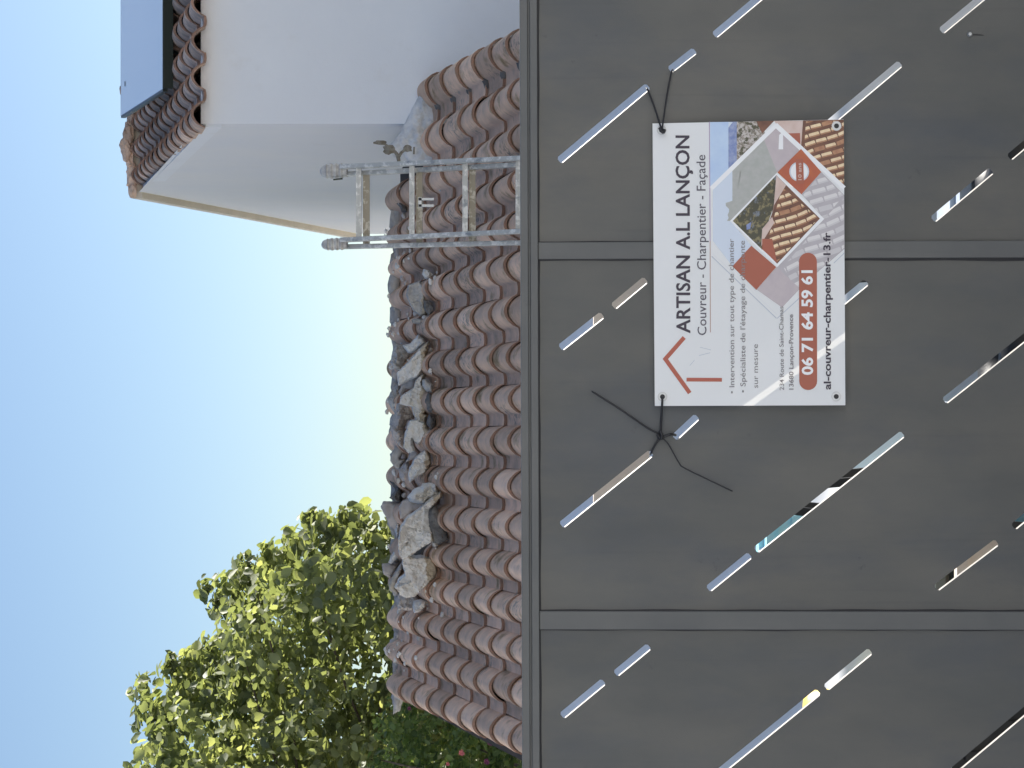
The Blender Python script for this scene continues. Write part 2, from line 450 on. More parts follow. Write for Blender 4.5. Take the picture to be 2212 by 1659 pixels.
def text_mesh(body, off=0.0):
    cu = bpy.data.curves.new('tmp', 'FONT'); cu.body = body; cu.offset = off; cu.resolution_u = 3
    o = bpy.data.objects.new('tmp', cu)
    me = bpy.data.meshes.new_from_object(o)
    bpy.data.objects.remove(o); bpy.data.curves.remove(cu)
    return me
def capheight():
    me = text_mesh('H'); return max(v.co.y for v in me.vertices)
CAPH = capheight()
def put_text(mb, body, base0, base1, Y0, Y1, cap, off=0.0, lift=0.0009):
    """base0/base1: baseline X at the first / last letter; Y0 -> Y1 runs upwards in the picture"""
    me = text_mesh(body, off)
    xs = [v.co.x for v in me.vertices]; x0, x1 = min(xs), max(xs)
    k = cap / CAPH
    vs = []
    for v in me.vertices:
        t = (v.co.x - x0) / (x1 - x0)
        vs.append(SP(lerp(base0, base1, t) - v.co.y * k, lerp(Y0, Y1, t), lift))
    mb.add(vs, [tuple(p.vertices) for p in me.polygons])
def poly(mb, pts, lift, mi=0):
    mb.add([SP(x, y, lift) for x, y in pts], [tuple(range(len(pts)))], mi)
def cv(pts): return [(1371.5 + x * .4297, 219.4 + y * .4297) for x, y in pts]
def stroke(mb, a, b, wd, lift):
    a = Vector(a); b = Vector(b); d = (b - a).normalized(); q = Vector((-d.y, d.x)) * wd / 2
    poly(mb, [a - q, b - q, b + q, a + q], lift)

t = MB(); put_text(t, 'ARTISAN A.L LANÇON', 1490.5, 1488.5, 720, 292.5, 28.5, 0.019); t.build('lettering', INK, sign)
t = MB(); put_text(t, 'al-couvreur-charpentier-13.fr', 1794.5, 1793.5, 841.5, 502, 14.6, 0.022, 0.0016); t.build('lettering', INK, sign)
t = MB(); put_text(t, 'Couvreur - Charpentier - Façade', 1526, 1523.5, 724, 334.6, 19.0, 0.002); t.build('lettering', INK2, sign)
t = MB(); put_text(t, '• Intervention sur tout type de chantier', 1586.5, 1585, 850, 516, 11.0, 0.0, .0016); t.build('lettering', INK3, sign)
t = MB(); put_text(t, "• Spécialiste de l'étayage de charpente", 1610.5, 1609, 848, 520, 11.0, 0.0, .0016); t.build('lettering', INK3, sign)
t = MB(); put_text(t, 'sur mesure', 1637.5, 1637, 838, 743.6, 11.0); t.build('lettering', INK3, sign)
t = MB(); put_text(t, '234 Route de Saint-Chamas', 1693.5, 1692, 843, 662, 9.2, 0.004, .0016); t.build('lettering', INK3, sign)
t = MB(); put_text(t, '13680 Lançon-Provence', 1714, 1713, 841.6, 679, 9.2, 0.014, .0016); t.build('lettering', INK3, sign)
t = MB(); stroke(t, (1534.5, 718), (1534, 520), 1.6, .0005); t.build('underline', LINE, sign)
t = MB(); stroke(t, (1534, 520), (1532.5, 263), 1.6, .0005); t.build('underline', LINE2, sign)
t = MB()
stroke(t, (1478, 729), (1434.5, 778.5), 9, .0006); stroke(t, (1436.5, 774.5), (1490, 849), 9, .0008); stroke(t, (1483, 820), (1559.5, 820.5), 8, .0006)
t.build('roof_logo', RED, sign)
t = MB()
pts = []
for i in range(13):
    a = math.pi * i / 12; pts.append((1745.3 - 19.3 * math.cos(a), 565 - 19 * math.sin(a)))
for i in range(13):
    a = math.pi * i / 12; pts.append((1745.8 + 19.3 * math.cos(a), 823.5 + 19 * math.sin(a)))
poly(t, pts, .0012)
t.build('phone_banner', RED2, sign)
t = MB(); put_text(t, '06 71 64 59 61', 1755.5, 1754.5, 810, 583.8, 22.5, 0.030, .0018); t.build('phone_number', WHI, sign)

# printed photograph: sky, hills, trees, roof
TP1 = flat('tile_shadow', (.12, .05, .035), col2=(.20, .085, .05), scale=60)
TP2 = flat('washed_tile_bed', (.42, .40, .44), col2=(.46, .44, .48), scale=60)
PSKY = flat('sky', (0.42, 0.56, 0.80), col2=(0.50, 0.64, 0.84), scale=20)
PWASH = flat('washed_sky', (0.58, 0.66, 0.79)); PHILL = flat('hills', (0.14, 0.20, 0.45), col2=(.30, .36, .55), scale=90)
PTOWN = flat('trees_and_houses', (0.26, 0.23, 0.20), col2=(0.50, 0.47, 0.46), scale=160, lo=.45, hi=.55, col3=(0.07, 0.07, 0.04), scale3=120, lo3=.5, hi3=.58)
PWTREE = flat('washed_trees', (0.36, 0.38, 0.37), col2=(0.42, 0.43, 0.43), scale=70)
PDTREE = flat('dark_trees', (0.055, 0.055, 0.035), col2=(0.22, 0.19, 0.10), scale=110, lo=.5, hi=.6, col3=(.16, .19, .24), scale3=60, lo3=.6, hi3=.68)
PPINK = flat('pink_wall', (0.56, 0.42, 0.38), col2=(0.62, 0.50, 0.47), scale=50)
PWPINK = flat('washed_pink', (0.50, 0.45, 0.48), col2=(0.46, 0.41, 0.45), scale=60)
POR = flat('orange_red', (0.45, 0.115, 0.045), col2=(0.40, 0.09, 0.05), scale=40)
ph = MB()
mats_ph = [PSKY, PHILL, PTOWN, PPINK, TP1, PWASH, PWTREE, PWPINK, TP2, WHI, PDTREE, POR, RED2, LG]
def pp(pts, lvl, mi): poly(ph, cv(pts), .0003 + .00013 * lvl, mi)
# outer strip right of the outer diamond (full colour)
pp([(378, 103), (470, 102), (470, 345), (378, 430)], 0, 0)
pp([(470, 102), (512, 101), (512, 305), (470, 345)], 0, 1)
pp([(470, 130), (480, 118), (492, 104), (470, 102)], 1, 5)
pp([(512, 101), (640, 99), (655, 165), (512, 305)], 0, 2)
pp([(610, 99), (700, 97), (640, 160)], 1, 4)
pp([(700, 97), (845, 96), (835, 235), (715, 120)], 0, 3)
pp([(770, 160), (830, 158), (832, 232), (800, 205)], 1, 12)
pp([(845, 95), (1050, 91), (1052, 430), (835, 232)], 0, 4)
# inside the outer diamond (washed)
pp([(392, 432), (490, 340), (490, 610), (392, 700)], 0, 5)
pp([(490, 340), (690, 150), (715, 355), (490, 600)], 0, 6)
pp([(650, 195), (710, 130), (835, 240), (715, 355)], 1, 7)
pp([(725, 168), (745, 150), (745, 240), (722, 240)], 2, 9)
pp([(835, 462), (935, 352), (1052, 470), (1054, 740), (800, 960), (712, 832), (950, 590)], 0, 8)
pp([(612, 945), (712, 832), (830, 940), (740, 1035)], 1, 7)
pp([(392, 700), (490, 610), (585, 725), (490, 828)], 0, 5)
# jagged outline of the washed trees
rt = random.Random(3)
jag = [(500, 600)]
for i in range(18):
    yv = 600 - i * 15
    jag.append((462 + rt.uniform(-6, 22) + (i * 3.2 if i > 6 else 0), yv))
jag.append((530, 330))
pp(jag, 1, 6)
# inner diamond
pp([(715, 356), (952, 590), (715, 832), (478, 600)], 3, 9)
pp([(711, 370), (700, 520), (660, 640), (640, 745), (492, 600)], 4, 10)
pp([(711, 370), (930, 588), (715, 815), (635, 735), (660, 640), (690, 560)], 4, 4)
pp([(711, 372), (760, 420), (700, 520), (695, 560)], 5, 3)
pp([(640, 640), (690, 580), (700, 610), (650, 690), (635, 730)], 5, 3)
pp([(640, 690), (690, 690), (715, 812), (640, 742)], 6, 12)
pp([(560, 620), (585, 605), (580, 640), (562, 645)], 5, 1)
# frame lines of the outer diamond
def fl(a, b, wd, lvl, mi):
    a = Vector(a); b = Vector(b); d = (b - a).normalized(); q = Vector((-d.y, d.x)) * wd / 2
    pp([a - q, b - q, b + q, a + q], lvl, mi)
fl((383, 438), (712, 116), 22, 2, 9); fl((706, 116), (1052, 436), 24, 2.4, 9)
fl((386, 778), (712, 1090), 5, 2, 13); fl((392, 765), (715, 1072), 3, 2, 9)
fl((715, 1090), (830, 985), 4, 2, 13); fl((1000, 812), (1054, 760), 4, 2, 13)
# red diamonds
pp([(585, 725), (710, 832), (610, 947), (490, 828)], 5, 12)
pp([(835, 238), (937, 354), (837, 466), (716, 356)], 5, 11)
circ = [(826 + 50 * math.cos(a), 352 + 50 * math.sin(a)) for a in [i * math.pi / 12 for i in range(24)]]
pp(circ, 6, 13)
circ = [(826 + 43 * math.cos(a), 352 + 43 * math.sin(a)) for a in [i * math.pi / 12 for i in range(24)]]
pp(circ, 6.5, 9)
pp([(808, 290), (846, 286), (850, 412), (812, 416)], 7, 12)
def clip(poly_, a, b):
    out_ = []
    for i in range(len(poly_)):
        p = poly_[i]; q = poly_[(i + 1) % len(poly_)]
        sp = (b[0]-a[0])*(p[1]-a[1]) - (b[1]-a[1])*(p[0]-a[0]); sq = (b[0]-a[0])*(q[1]-a[1]) - (b[1]-a[1])*(q[0]-a[0])
        if sp >= 0: out_.append(p)
        if (sp >= 0) != (sq >= 0):
            t = sp / (sp - sq); out_.append((p[0] + (q[0]-p[0])*t, p[1] + (q[1]-p[1])*t))
    return out_
def rows(region, lvl, mis, L=58, Hh=38, ang=-21, grow=.0):
    area = sum(region[i][0]*region[(i+1) % len(region)][1] - region[(i+1) % len(region)][0]*region[i][1] for i in range(len(region)))
    reg = region if area > 0 else region[::-1]
    rr = random.Random(lvl * 10)
    ca, sa = math.cos(R(ang)), math.sin(R(ang))
    cx0 = sum(p[0] for p in reg) / len(reg); cy0 = sum(p[1] for p in reg) / len(reg)
    for r_i in range(-12, 13):
        for c_i in range(-12, 13):
            u0 = c_i * L + (r_i % 2) * L * .4; v0 = r_i * Hh
            def tq(u, v): 
                vv = v + 6 * math.sin(u * .02)
                return (cx0 + u * ca - vv * sa, cy0 + u * sa + vv * ca)
            for (a0, a1, b0, b1, k_) in ((.0, .94, .10, .48, 0), (.0, .95, .48, .66, 1)):
                pl_ = [tq(u0 + L * (a0 + .04), v0 + Hh * b0), tq(u0 + L * (a1 - .06), v0 + Hh * b0), tq(u0 + L * a1, v0 + Hh * (b0 + b1) / 2), tq(u0 + L * (a1 - .03), v0 + Hh * b1), tq(u0 + L * a0, v0 + Hh * b1)]
                for e in range(len(reg)):
                    if len(pl_) < 3: break
                    pl_ = clip(pl_, reg[e], reg[(e + 1) % len(reg)])
                if len(pl_) > 2:
                    pp(pl_, lvl, mis[k_] if rr.random() < .85 else mis[1])
mats_ph += [flat('cream_tile', (.82, .68, .46), col2=(.72, .54, .36), scale=120), flat('orange_tile', (.46, .25, .14), col2=(.36, .17, .10), scale=120), flat('washed_tile', (.66, .65, .67)), flat('washed_tile_shade', (.56, .55, .58))]
rows([(860, 100), (1050, 95), (1052, 425), (850, 240)], .8, (14, 15))
rows([(845, 470), (935, 360), (1050, 472), (950, 590)], .8, (16, 17), 74, 46)
rows([(950, 590), (1050, 472), (1052, 735), (810, 950), (735, 812)], .8, (16, 17), 74, 46)
rows([(705, 560), (740, 430), (925, 588), (715, 806), (660, 720)], 4.6, (14, 15))
ph.build('photo_print', mats_ph, sign)
# stamp figures (tiny, as far as the photograph can be read)
t = MB(); put_text(t, '10 ans', 1371.5 + 838 * .4297, 1371.5 + 836 * .4297, 219.4 + 395 * .4297, 219.4 + 308 * .4297, 7.5, .02, .0020)
t.build('stamp_lettering', flat('pale_pink', (.60, .42, .38)), sign)
t = MB(); stroke(t, (1510, 768), (1534, 762), 1.2, .0006); stroke(t, (1512, 750), (1536, 756), 1.0, .0006); stroke(t, (1490, 790), (1500, 778), 1.0, .0006)
t.build('scratch', LG, sign)
def eyelet(X, Y):
    m = MB(); n = 20
    for (r0, r1, mi) in ((0.0, 5.4, 1), (5.4, 10.5, 0)):
        vs = []; fs = []
        for i in range(n):
            a = 2 * math.pi * i / n
            vs.append(SP(X + r0 * math.cos(a), Y + r0 * math.sin(a), .0021)); vs.append(SP(X + r1 * math.cos(a), Y + r1 * math.sin(a), .0021 if mi else .0018))
        for i in range(n):
            j = (i + 1) % n
            fs.append((2*i, 2*i+1, 2*j+1, 2*j))
        m.add(vs, fs, mi)
    m.build('eyelet', [mat('clear_eyelet', (.62, .63, .64), .25), M_black], sign)
for (X, Y) in ((1429, 281), (1807, 272), (1806.5, 856.5), (1431, 857)): eyelet(X, Y)

# ------------------------------------------------------------------ strings
def string(name, label, paths, cat='string', group=None):
    m = MB()
    b0 = None
    for pts, r0 in paths:
        pp_ = [P(x, y, d) for (x, y, d) in pts]
        if b0 is None: b0 = pp_[0]
        # smooth with catmull-rom
        out = []
        for i in range(len(pp_) - 1):
            p0 = pp_[max(i-1, 0)]; p1 = pp_[i]; p2 = pp_[i+1]; p3 = pp_[min(i+2, len(pp_)-1)]
            for k in range(6):
                tt = k / 6
                out.append(0.5 * ((2*p1) + (p2-p0)*tt + (2*p0-5*p1+4*p2-p3)*tt*tt + (3*p1-p0-3*p2+p3)*tt**3))
        out.append(pp_[-1])
        m.tube(out, r0, 6)
    o = m.build(name, M_black, None, True, base=b0)
    return tag(o, label, cat, group)
g1 = GD - .012; gs = GD - .024
string('tie_string', 'black string from the right top eyelet of the board up to two slots', [
    ([(1430, 281, gs - .004), (1426, 270, gs - .006), (1414, 232, g1), (1401, 198, g1), (1396, 190, GD + .01)], .0021),
    ([(1430, 283, gs - .005), (1432, 266, gs - .006), (1441, 205, g1), (1450, 158, g1), (1453, 150, GD + .01)], .0019),
    ([(1424, 276, gs - .006), (1432, 286, gs - .008), (1436, 280, gs - .006)], .0034)], group='strings holding the board')
string('tie_string', 'black string with two long loose tails knotted beside the board at its left top corner', [
    ([(1431, 858, gs - .005), (1430, 880, gs - .004), (1428, 915, g1), (1427, 938, g1)], .0026),
    ([(1427, 938, g1), (1400, 925, g1 - .004), (1340, 884, g1 - .01), (1278, 845, g1 - .012)], [.0022] * 18 + [.0014]),
    ([(1425, 930, g1 - .003), (1430, 941, g1 - .006), (1427, 948, g1 - .003), (1420, 938, g1 - .003)], .0034),
    ([(1428, 943, g1), (1444, 960, g1), (1467, 1000, g1 - .003), (1477, 1010, g1 - .004), (1530, 1036, g1 - .006), (1582, 1061, g1 - .008)], .0015),
    ([(1427, 944, g1), (1417, 958, g1), (1408, 975, g1), (1405, 982, GD + .01)], .0023),
    ([(1430, 944, g1), (1440, 941, g1 - .002), (1450, 938, g1), (1459, 940, GD + .01)], .0030)], group='strings holding the board')

# ------------------------------------------------------------------ tiled roofs
def tile_patch(mb, place, i, k, L, p_over=0.07, H=0.085, th=0.019, jit=0.0, tintv=0.5, seg=13, last=False):
    """one tile: round crest + pan. place(u, v, n): u in columns, v metres up the slope, n metres off it"""
    j1 = random.gauss(0, jit); j2 = random.gauss(0, jit); rot = random.gauss(0, jit * .8)
    v0 = k * L + j2; v1 = v0 + L + p_over
    us = [-.36 + .72 * t / (seg - 1) for t in range(seg)] + ([] if last else [.43, .50, .57, .64])
    def h(u, e):
        if u <= .36:
            c = math.cos(math.pi * u / .72)
            return H * e * max(c, 0) ** .70
        return -.005 * math.sin(math.pi * (u - .36) / .28)
    top = []; bot = []
    rows = [(v0, 1.0, .024), (v0 + .03, 1.0, .023), ((v0 + v1) / 2, .95, .012), (v1, .90, .000)]
    for (v, e, lift) in rows:
        for u in us:
            uu = u * (1 if u > .36 else (.97 + .05 * (e - .9) / .1))
            a = place(i + uu + j1 + rot * (v - v0), v, lift + h(u, e) + th)
            b = place(i + uu + j1 + rot * (v - v0), v, lift + h(u, e))
            top.append(a); bot.append(b)
    n = len(us); mb.cur = tintv
    f = []; mi = []
    for r_ in range(len(rows) - 1):
        for c in range(n - 1):
            q = r_ * n + c
            f.append((q, q + 1, q + n + 1, q + n)); mi.append(0)
    mb.add(top, f, mi)
    f = []; mi = []
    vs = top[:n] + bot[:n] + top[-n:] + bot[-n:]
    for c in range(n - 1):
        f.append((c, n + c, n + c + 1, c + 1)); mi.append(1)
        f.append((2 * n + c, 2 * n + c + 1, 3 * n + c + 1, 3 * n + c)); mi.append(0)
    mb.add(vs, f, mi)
    # underside near the lip and the sides
    vs = bot
    f = [(r_ * n + c, r_ * n + n + c, r_ * n + n + c + 1, r_ * n + c + 1) for r_ in range(len(rows) - 1) for c in range(n - 1)]
    mb.add(vs, f, 0)
    for c in (0, n - 1):
        vs = [top[r_ * n + c] for r_ in range(len(rows))] + [bot[r_ * n + c] for r_ in range(len(rows))]
        k4 = len(rows)
        mb.add(vs, [(q, q + 1, k4 + q + 1, k4 + q) for q in range(k4 - 1)], 0)

# low building -----------------------------------------------------------
D0 = 12.85; SLOPE = 0.32
CA = math.cos(math.atan(SLOPE)); SA = math.sin(math.atan(SLOPE))
def roof_z(y): return EYE + (-20 * D0 / F) + SLOPE * (y - D0)
colsA = [104, 217, 309, 402, 490, 577, 677, 775, 862, 953, 1048, 1136, 1224, 1310, 1398, 1488, 1588]   # at X=1120
colsB = [212, 330, 414, 497, 567, 636, 711, 792, 868, 953, 1031, 1112, 1190, 1264, 1342, 1417, 1494]   # at X=905
yA, yB = 12.9, 15.02
xa = [(829.5 - c) * yA / F for c in colsA]; xb = [(829.5 - c) * yB / F for c in colsB]
def col_x(u, y):
    t = (y - yA) / (yB - yA)
    t = max(min(t, 1.5), -0.6)
    u = 0 if u < -1 else u
    i = int(math.floor(u)); fr_ = u - i
    def X(i):
        if i < 0: return lerp(xa[0], xb[0], t) + .25 * (-i)
        if i >= len(xa): return lerp(xa[-1], xb[-1], t) - .25 * (i - len(xa) + 1)
        return lerp(xa[i], xb[i], t)
    return lerp(X(i), X(i + 1), fr_)
Y_EAVE = 12.42; Y_RIDGE = 15.50
def place_front(u, v, n):
    y = Y_EAVE + v * CA
    z = roof_z(y)
    sag = 0.012 * math.sin(u * .9) * math.sin(y * 1.3)
    return Vector((col_x(u, y), y - n * SA, z + n * CA + sag))
Z_RIDGE = roof_z(Y_RIDGE)
def place_back(u, v, n):
    y = 2 * Y_RIDGE + .10 - (Y_EAVE + v * CA)
    z = roof_z(Y_EAVE + v * CA) - .03
    return Vector((col_x(u + .3, Y_RIDGE), y + n * SA, z + n * CA))
low = thing('outbuilding', 'low white outbuilding under weathered clay tiles with a broken ridge', 'building', (-.3, Y_RIDGE, 0))
rf = MB(); LC = 0.352
nrow = int((Y_RIDGE - Y_EAVE) / CA / LC)
for i in range(len(xa)):
    for k in range(nrow):
        if i <= 1 and k > 6: continue
        tile_patch(rf, place_front, i, k, LC, jit=.011, tintv=random.random(), last=(i == len(xa) - 1))
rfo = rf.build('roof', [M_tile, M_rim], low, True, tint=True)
rf = MB()
for i in range(2, len(xa) - 1):
    for k in range(nrow - 3, nrow):
        tile_patch(rf, place_back, i, k, LC, jit=.01, tintv=random.random())
for i in range(2, len(xa)):
    pass
rf.add([place_back(1.5, 0, -.01), place_back(15.8, 0, -.01), place_back(15.8, 2.6, -.01), place_back(1.5, 2.6, -.01)], [(0, 1, 2, 3)])
rf.build('back_roof', [M_tile, M_rim], low, True, tint=True)
# walls of the outbuilding
wm = MB()
xl = -2.02; xr = 1.72
yb_ = 2 * Y_RIDGE + .1 - 12.75
wm.add([(xl, 12.75, 0), (xr, 12.75, 0), (xr, 12.75, roof_z(12.75) - .02), (xl, 12.75, roof_z(12.75) - .02)], [(0, 1, 2, 3)])
wm.add([(xl, 12.75, 0), (xl, 12.75, roof_z(12.75) - .02), (xl, Y_RIDGE, Z_RIDGE - .07), (xl, yb_, roof_z(12.75) - .02), (xl, yb_, 0)], [(0, 1, 2, 3, 4)])
wm.add([(xr, 12.75, 0), (xr, 12.75, roof_z(12.75) - .02), (xr, Y_RIDGE, Z_RIDGE - .02), (xr, yb_, roof_z(12.75) - .02), (xr, yb_, 0)], [(0, 4, 3, 2, 1)])
wm.add([(xl, yb_, 0), (xr, yb_, 0), (xr, yb_, roof_z(12.75) - .02), (xl, yb_, roof_z(12.75) - .02)], [(0, 3, 2, 1)])
wm.build('wall', M_wallw, low)
# bedding under the tiles: closes gaps
bd = MB()
bd.add([place_front(-.1, .02, -.004), place_front(16.6, .02, -.004), place_front(16.4, 3.2, -.004), place_front(1.2, 3.2, -.004)], [(0, 1, 2, 3)])
bd.build('roof_boards', mat('dark_underlay', (.07, .06, .055), .95), low)
# mortar under the verges and along the top course
def lump(mb, c, rad, seed, sx=1, sy=1, sz=1, sub=2, amp=.35, mi=0, fr=1.6):
    b = bmesh.new(); bmesh.ops.create_icosphere(b, subdivisions=sub, radius=1.0)
    vs = []
    for v in b.verts:
        n = noise.noise(v.co * fr + Vector((seed * 3.1, seed * 1.7, seed)))
        n2 = noise.noise(v.co * fr * 2.7 + Vector((seed * 1.1, seed, 5)))
        q = v.co * (1 + amp * n + amp * .5 * n2)
        vs.append(Vector(c) + Vector((q.x * rad * sx, q.y * rad * sy, q.z * rad * sz)))
    mb.add(vs, [tuple(v.index for v in f.verts) for f in b.faces], mi)
    b.free()
mo = MB()
for k in range(9):
    for (u_, r_) in ((.36, .034),):
        mo = MB(); lump(mo, place_front(u_, k * LC + .02, .02), r_, k + 1, 1.3, 1, .9)
        mo.build('verge_mortar', M_st[2], low, True)
mo = MB()
for q in range(46):
    u = 1.9 + q * .325
    y = Y_RIDGE + random.uniform(-.05, .04)
    lump(mo, (col_x(u, Y_RIDGE), y, Z_RIDGE + random.uniform(.0, .035)), random.uniform(.035, .065), q + 40, 1.5, 1.2, .8, amp=.5)
mo.build('ridge_mortar', M_st[0], low, True)

# ------------------------------------------------------------------ main house
HX0 = 1.74; HD = 14.65
house = thing('house', 'white rendered single storey house wing with clay tile gable roof and raised glass panel', 'house', (4, 20, 0))
yM, yF = 20.45, 27.0
zE = EYE + 672 * HD / F; zM = EYE + 806 * yM / F; zF = EYE + 335 * yF / F
XR = 5.0
xm = HX0 + .009 * (yM - HD); xf = HX0 + .009 * (yF - HD)
hw = MB()
hw.add([(HX0, HD, 0), (XR, HD, 0), (XR, HD, zE), (HX0, HD, zE)], [(0, 1, 2, 3)])
hw.build('front_wall', M_wallw, house)
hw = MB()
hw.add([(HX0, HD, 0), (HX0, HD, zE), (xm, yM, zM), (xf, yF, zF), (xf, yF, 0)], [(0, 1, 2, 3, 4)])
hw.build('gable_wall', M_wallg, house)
hw = MB()
hw.add([(xf, yF, 0), (XR, yF, 0), (XR, yF, zF), (xf, yF, zF)], [(0, 3, 2, 1)])
hw.build('back_wall', M_wallw, house)
# back slope slab with cream verge
bs = MB()
ov = .058
t0 = 0.07
bs.add([(xm - ov, yM, zM - .03), (xf - ov, yF + .15, zF - .05), (XR, yF + .15, zF - .05), (XR, yM, zM - .03),
        (xm - ov, yM, zM + t0), (xf - ov, yF + .15, zF + t0 - .03), (XR, yF + .15, zF + t0 - .03), (XR, yM, zM + t0)],
       [(0, 3, 2, 1), (4, 5, 6, 7), (0, 1, 5, 4), (1, 2, 6, 5), (2, 3, 7, 6), (3, 0, 4, 7)])
bs.build('rear_roof', M_cream, house)
# front slope
HS = (zM - zE) / (yM - HD)
HC = math.cos(math.atan(HS)); HSn = math.sin(math.atan(HS))
Y_E2 = HD - .14
def zsurf(y): return zE + HS * (y - HD) - .045
def place_h(u, v, n):
    y = Y_E2 + v * HC
    t = (y - Y_E2) / (yM - Y_E2)
    x = 1.795 + .245 * u + .026 * (y - HD)
    return Vector((x, y - n * HSn, zsurf(y) + n * HC))
hr = MB(); LH = .46
nh = int((yM - Y_E2) / HC / LH)
for i in range(0, 14):
    for k in range(nh + 1):
        tile_patch(hr, place_h, i, k, LH, jit=.012, H=.082, tintv=random.random(), seg=9)
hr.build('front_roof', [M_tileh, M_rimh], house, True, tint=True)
sl = MB()
for (a, b, zz) in ((HD + .03, yM, 0),):
    x0, x1 = 1.722, XR
    sl.add([(x0, a, zsurf(a) - .10), (x1, a, zsurf(a) - .10), (x1, b, zsurf(b) - .10), (x0 + .075, b, zsurf(b) - .10),
            (x0, a, zsurf(a) + .012), (x1, a, zsurf(a) + .012), (x1, b, zsurf(b) + .012), (x0 + .075, b, zsurf(b) + .012)],
           [(0, 3, 2, 1), (4, 5, 6, 7), (0, 1, 5, 4), (1, 2, 6, 5), (2, 3, 7, 6), (3, 0, 4, 7)])
sl.build('verge_band', M_wallw, house)
rc = MB()
for k in range(9):
    x0 = 1.86 + k * .42
    a = Vector((x0, yM + .02, zM + .075)); b = a + Vector((.45, 0, .012))
    pts_t = []
    for (c, rr) in ((a, .10), (b, .088)):
        for s in range(9):
            an = math.pi * s / 8
            pts_t.append(c + Vector((0, -math.cos(an) * rr, math.sin(an) * rr * .8 - .04)))
    rc.cur = random.random()
    rc.add(pts_t, [(s, s + 1, 10 + s, 9 + s) for s in range(8)] + [tuple(range(9))[::-1], tuple(range(9, 18))], 0)
    for q_ in range(5): lump(rc, a + Vector((q_ * .09 - .06, -.09 + random.uniform(-.03, .03), random.uniform(-.04, .05))), random.uniform(.03, .06), k * 7 + q_, 1.5, 1, .9, amp=.5)
rc.build('ridge_cap', [M_tileh], house, False, tint=True)
# raised glass panel
yp0, yp1 = 16.2, 18.5
zp0 = EYE + 749 * yp0 / F; zp1 = EYE + 840 * yp1 / F
xp0 = (829.5 - 192) * yp0 / F; xp1 = (829.5 - 250) * yp1 / F
pan = MB()
pn = Vector((0, -(zp1 - zp0), yp1 - yp0)).normalized()
q0, q1, q2, q3 = Vector((xp0, yp0, zp0)), Vector((4.7, yp0, zp0)), Vector((4.7, yp1, zp1)), Vector((xp1, yp1, zp1))
fo = MB()
fo.beam(q0 + Vector((0, -.0205, -.022)), q1 + Vector((0, -.0205, -.022)), .03, .075, up=pn)
for a, b in ((q1, q2), (q2, q3), (q3, q0)):
    fo.beam(a, b, .04, .036, up=pn)
for xx in (2.5, 3.4, 4.3):
    fo.beam(Vector((xx, yp1 - .25, zp1 - .06)), Vector((xx, yp1 - .25, zsurf(yp1 - .25))), .04, .04)
    fo.beam(Vector((xx, yp0 + .25, zp0)), Vector((xx, yp0 + .25, zsurf(yp0 + .25))), .04, .04)
panel = fo.build('roof_panel', M_frame, house)
gl = MB(); off = pn * .0185
gl.add([q0 + off, q1 + off, q2 + off, q3 + off], [(0, 1, 2, 3)])
go = gl.build('glass', M_glass, None); go.parent = panel; go.location = (0, 0, 0)
def inside(p, pl):
    x, y = p; c = False; j = len(pl) - 1
    for i in range(len(pl)):
        xi, yi = pl[i]; xj, yj = pl[j]
        if (yi > y) != (yj > y) and x < (xj - xi) * (y - yi) / (yj - yi) + xi: c = not c
        j = i
    return c
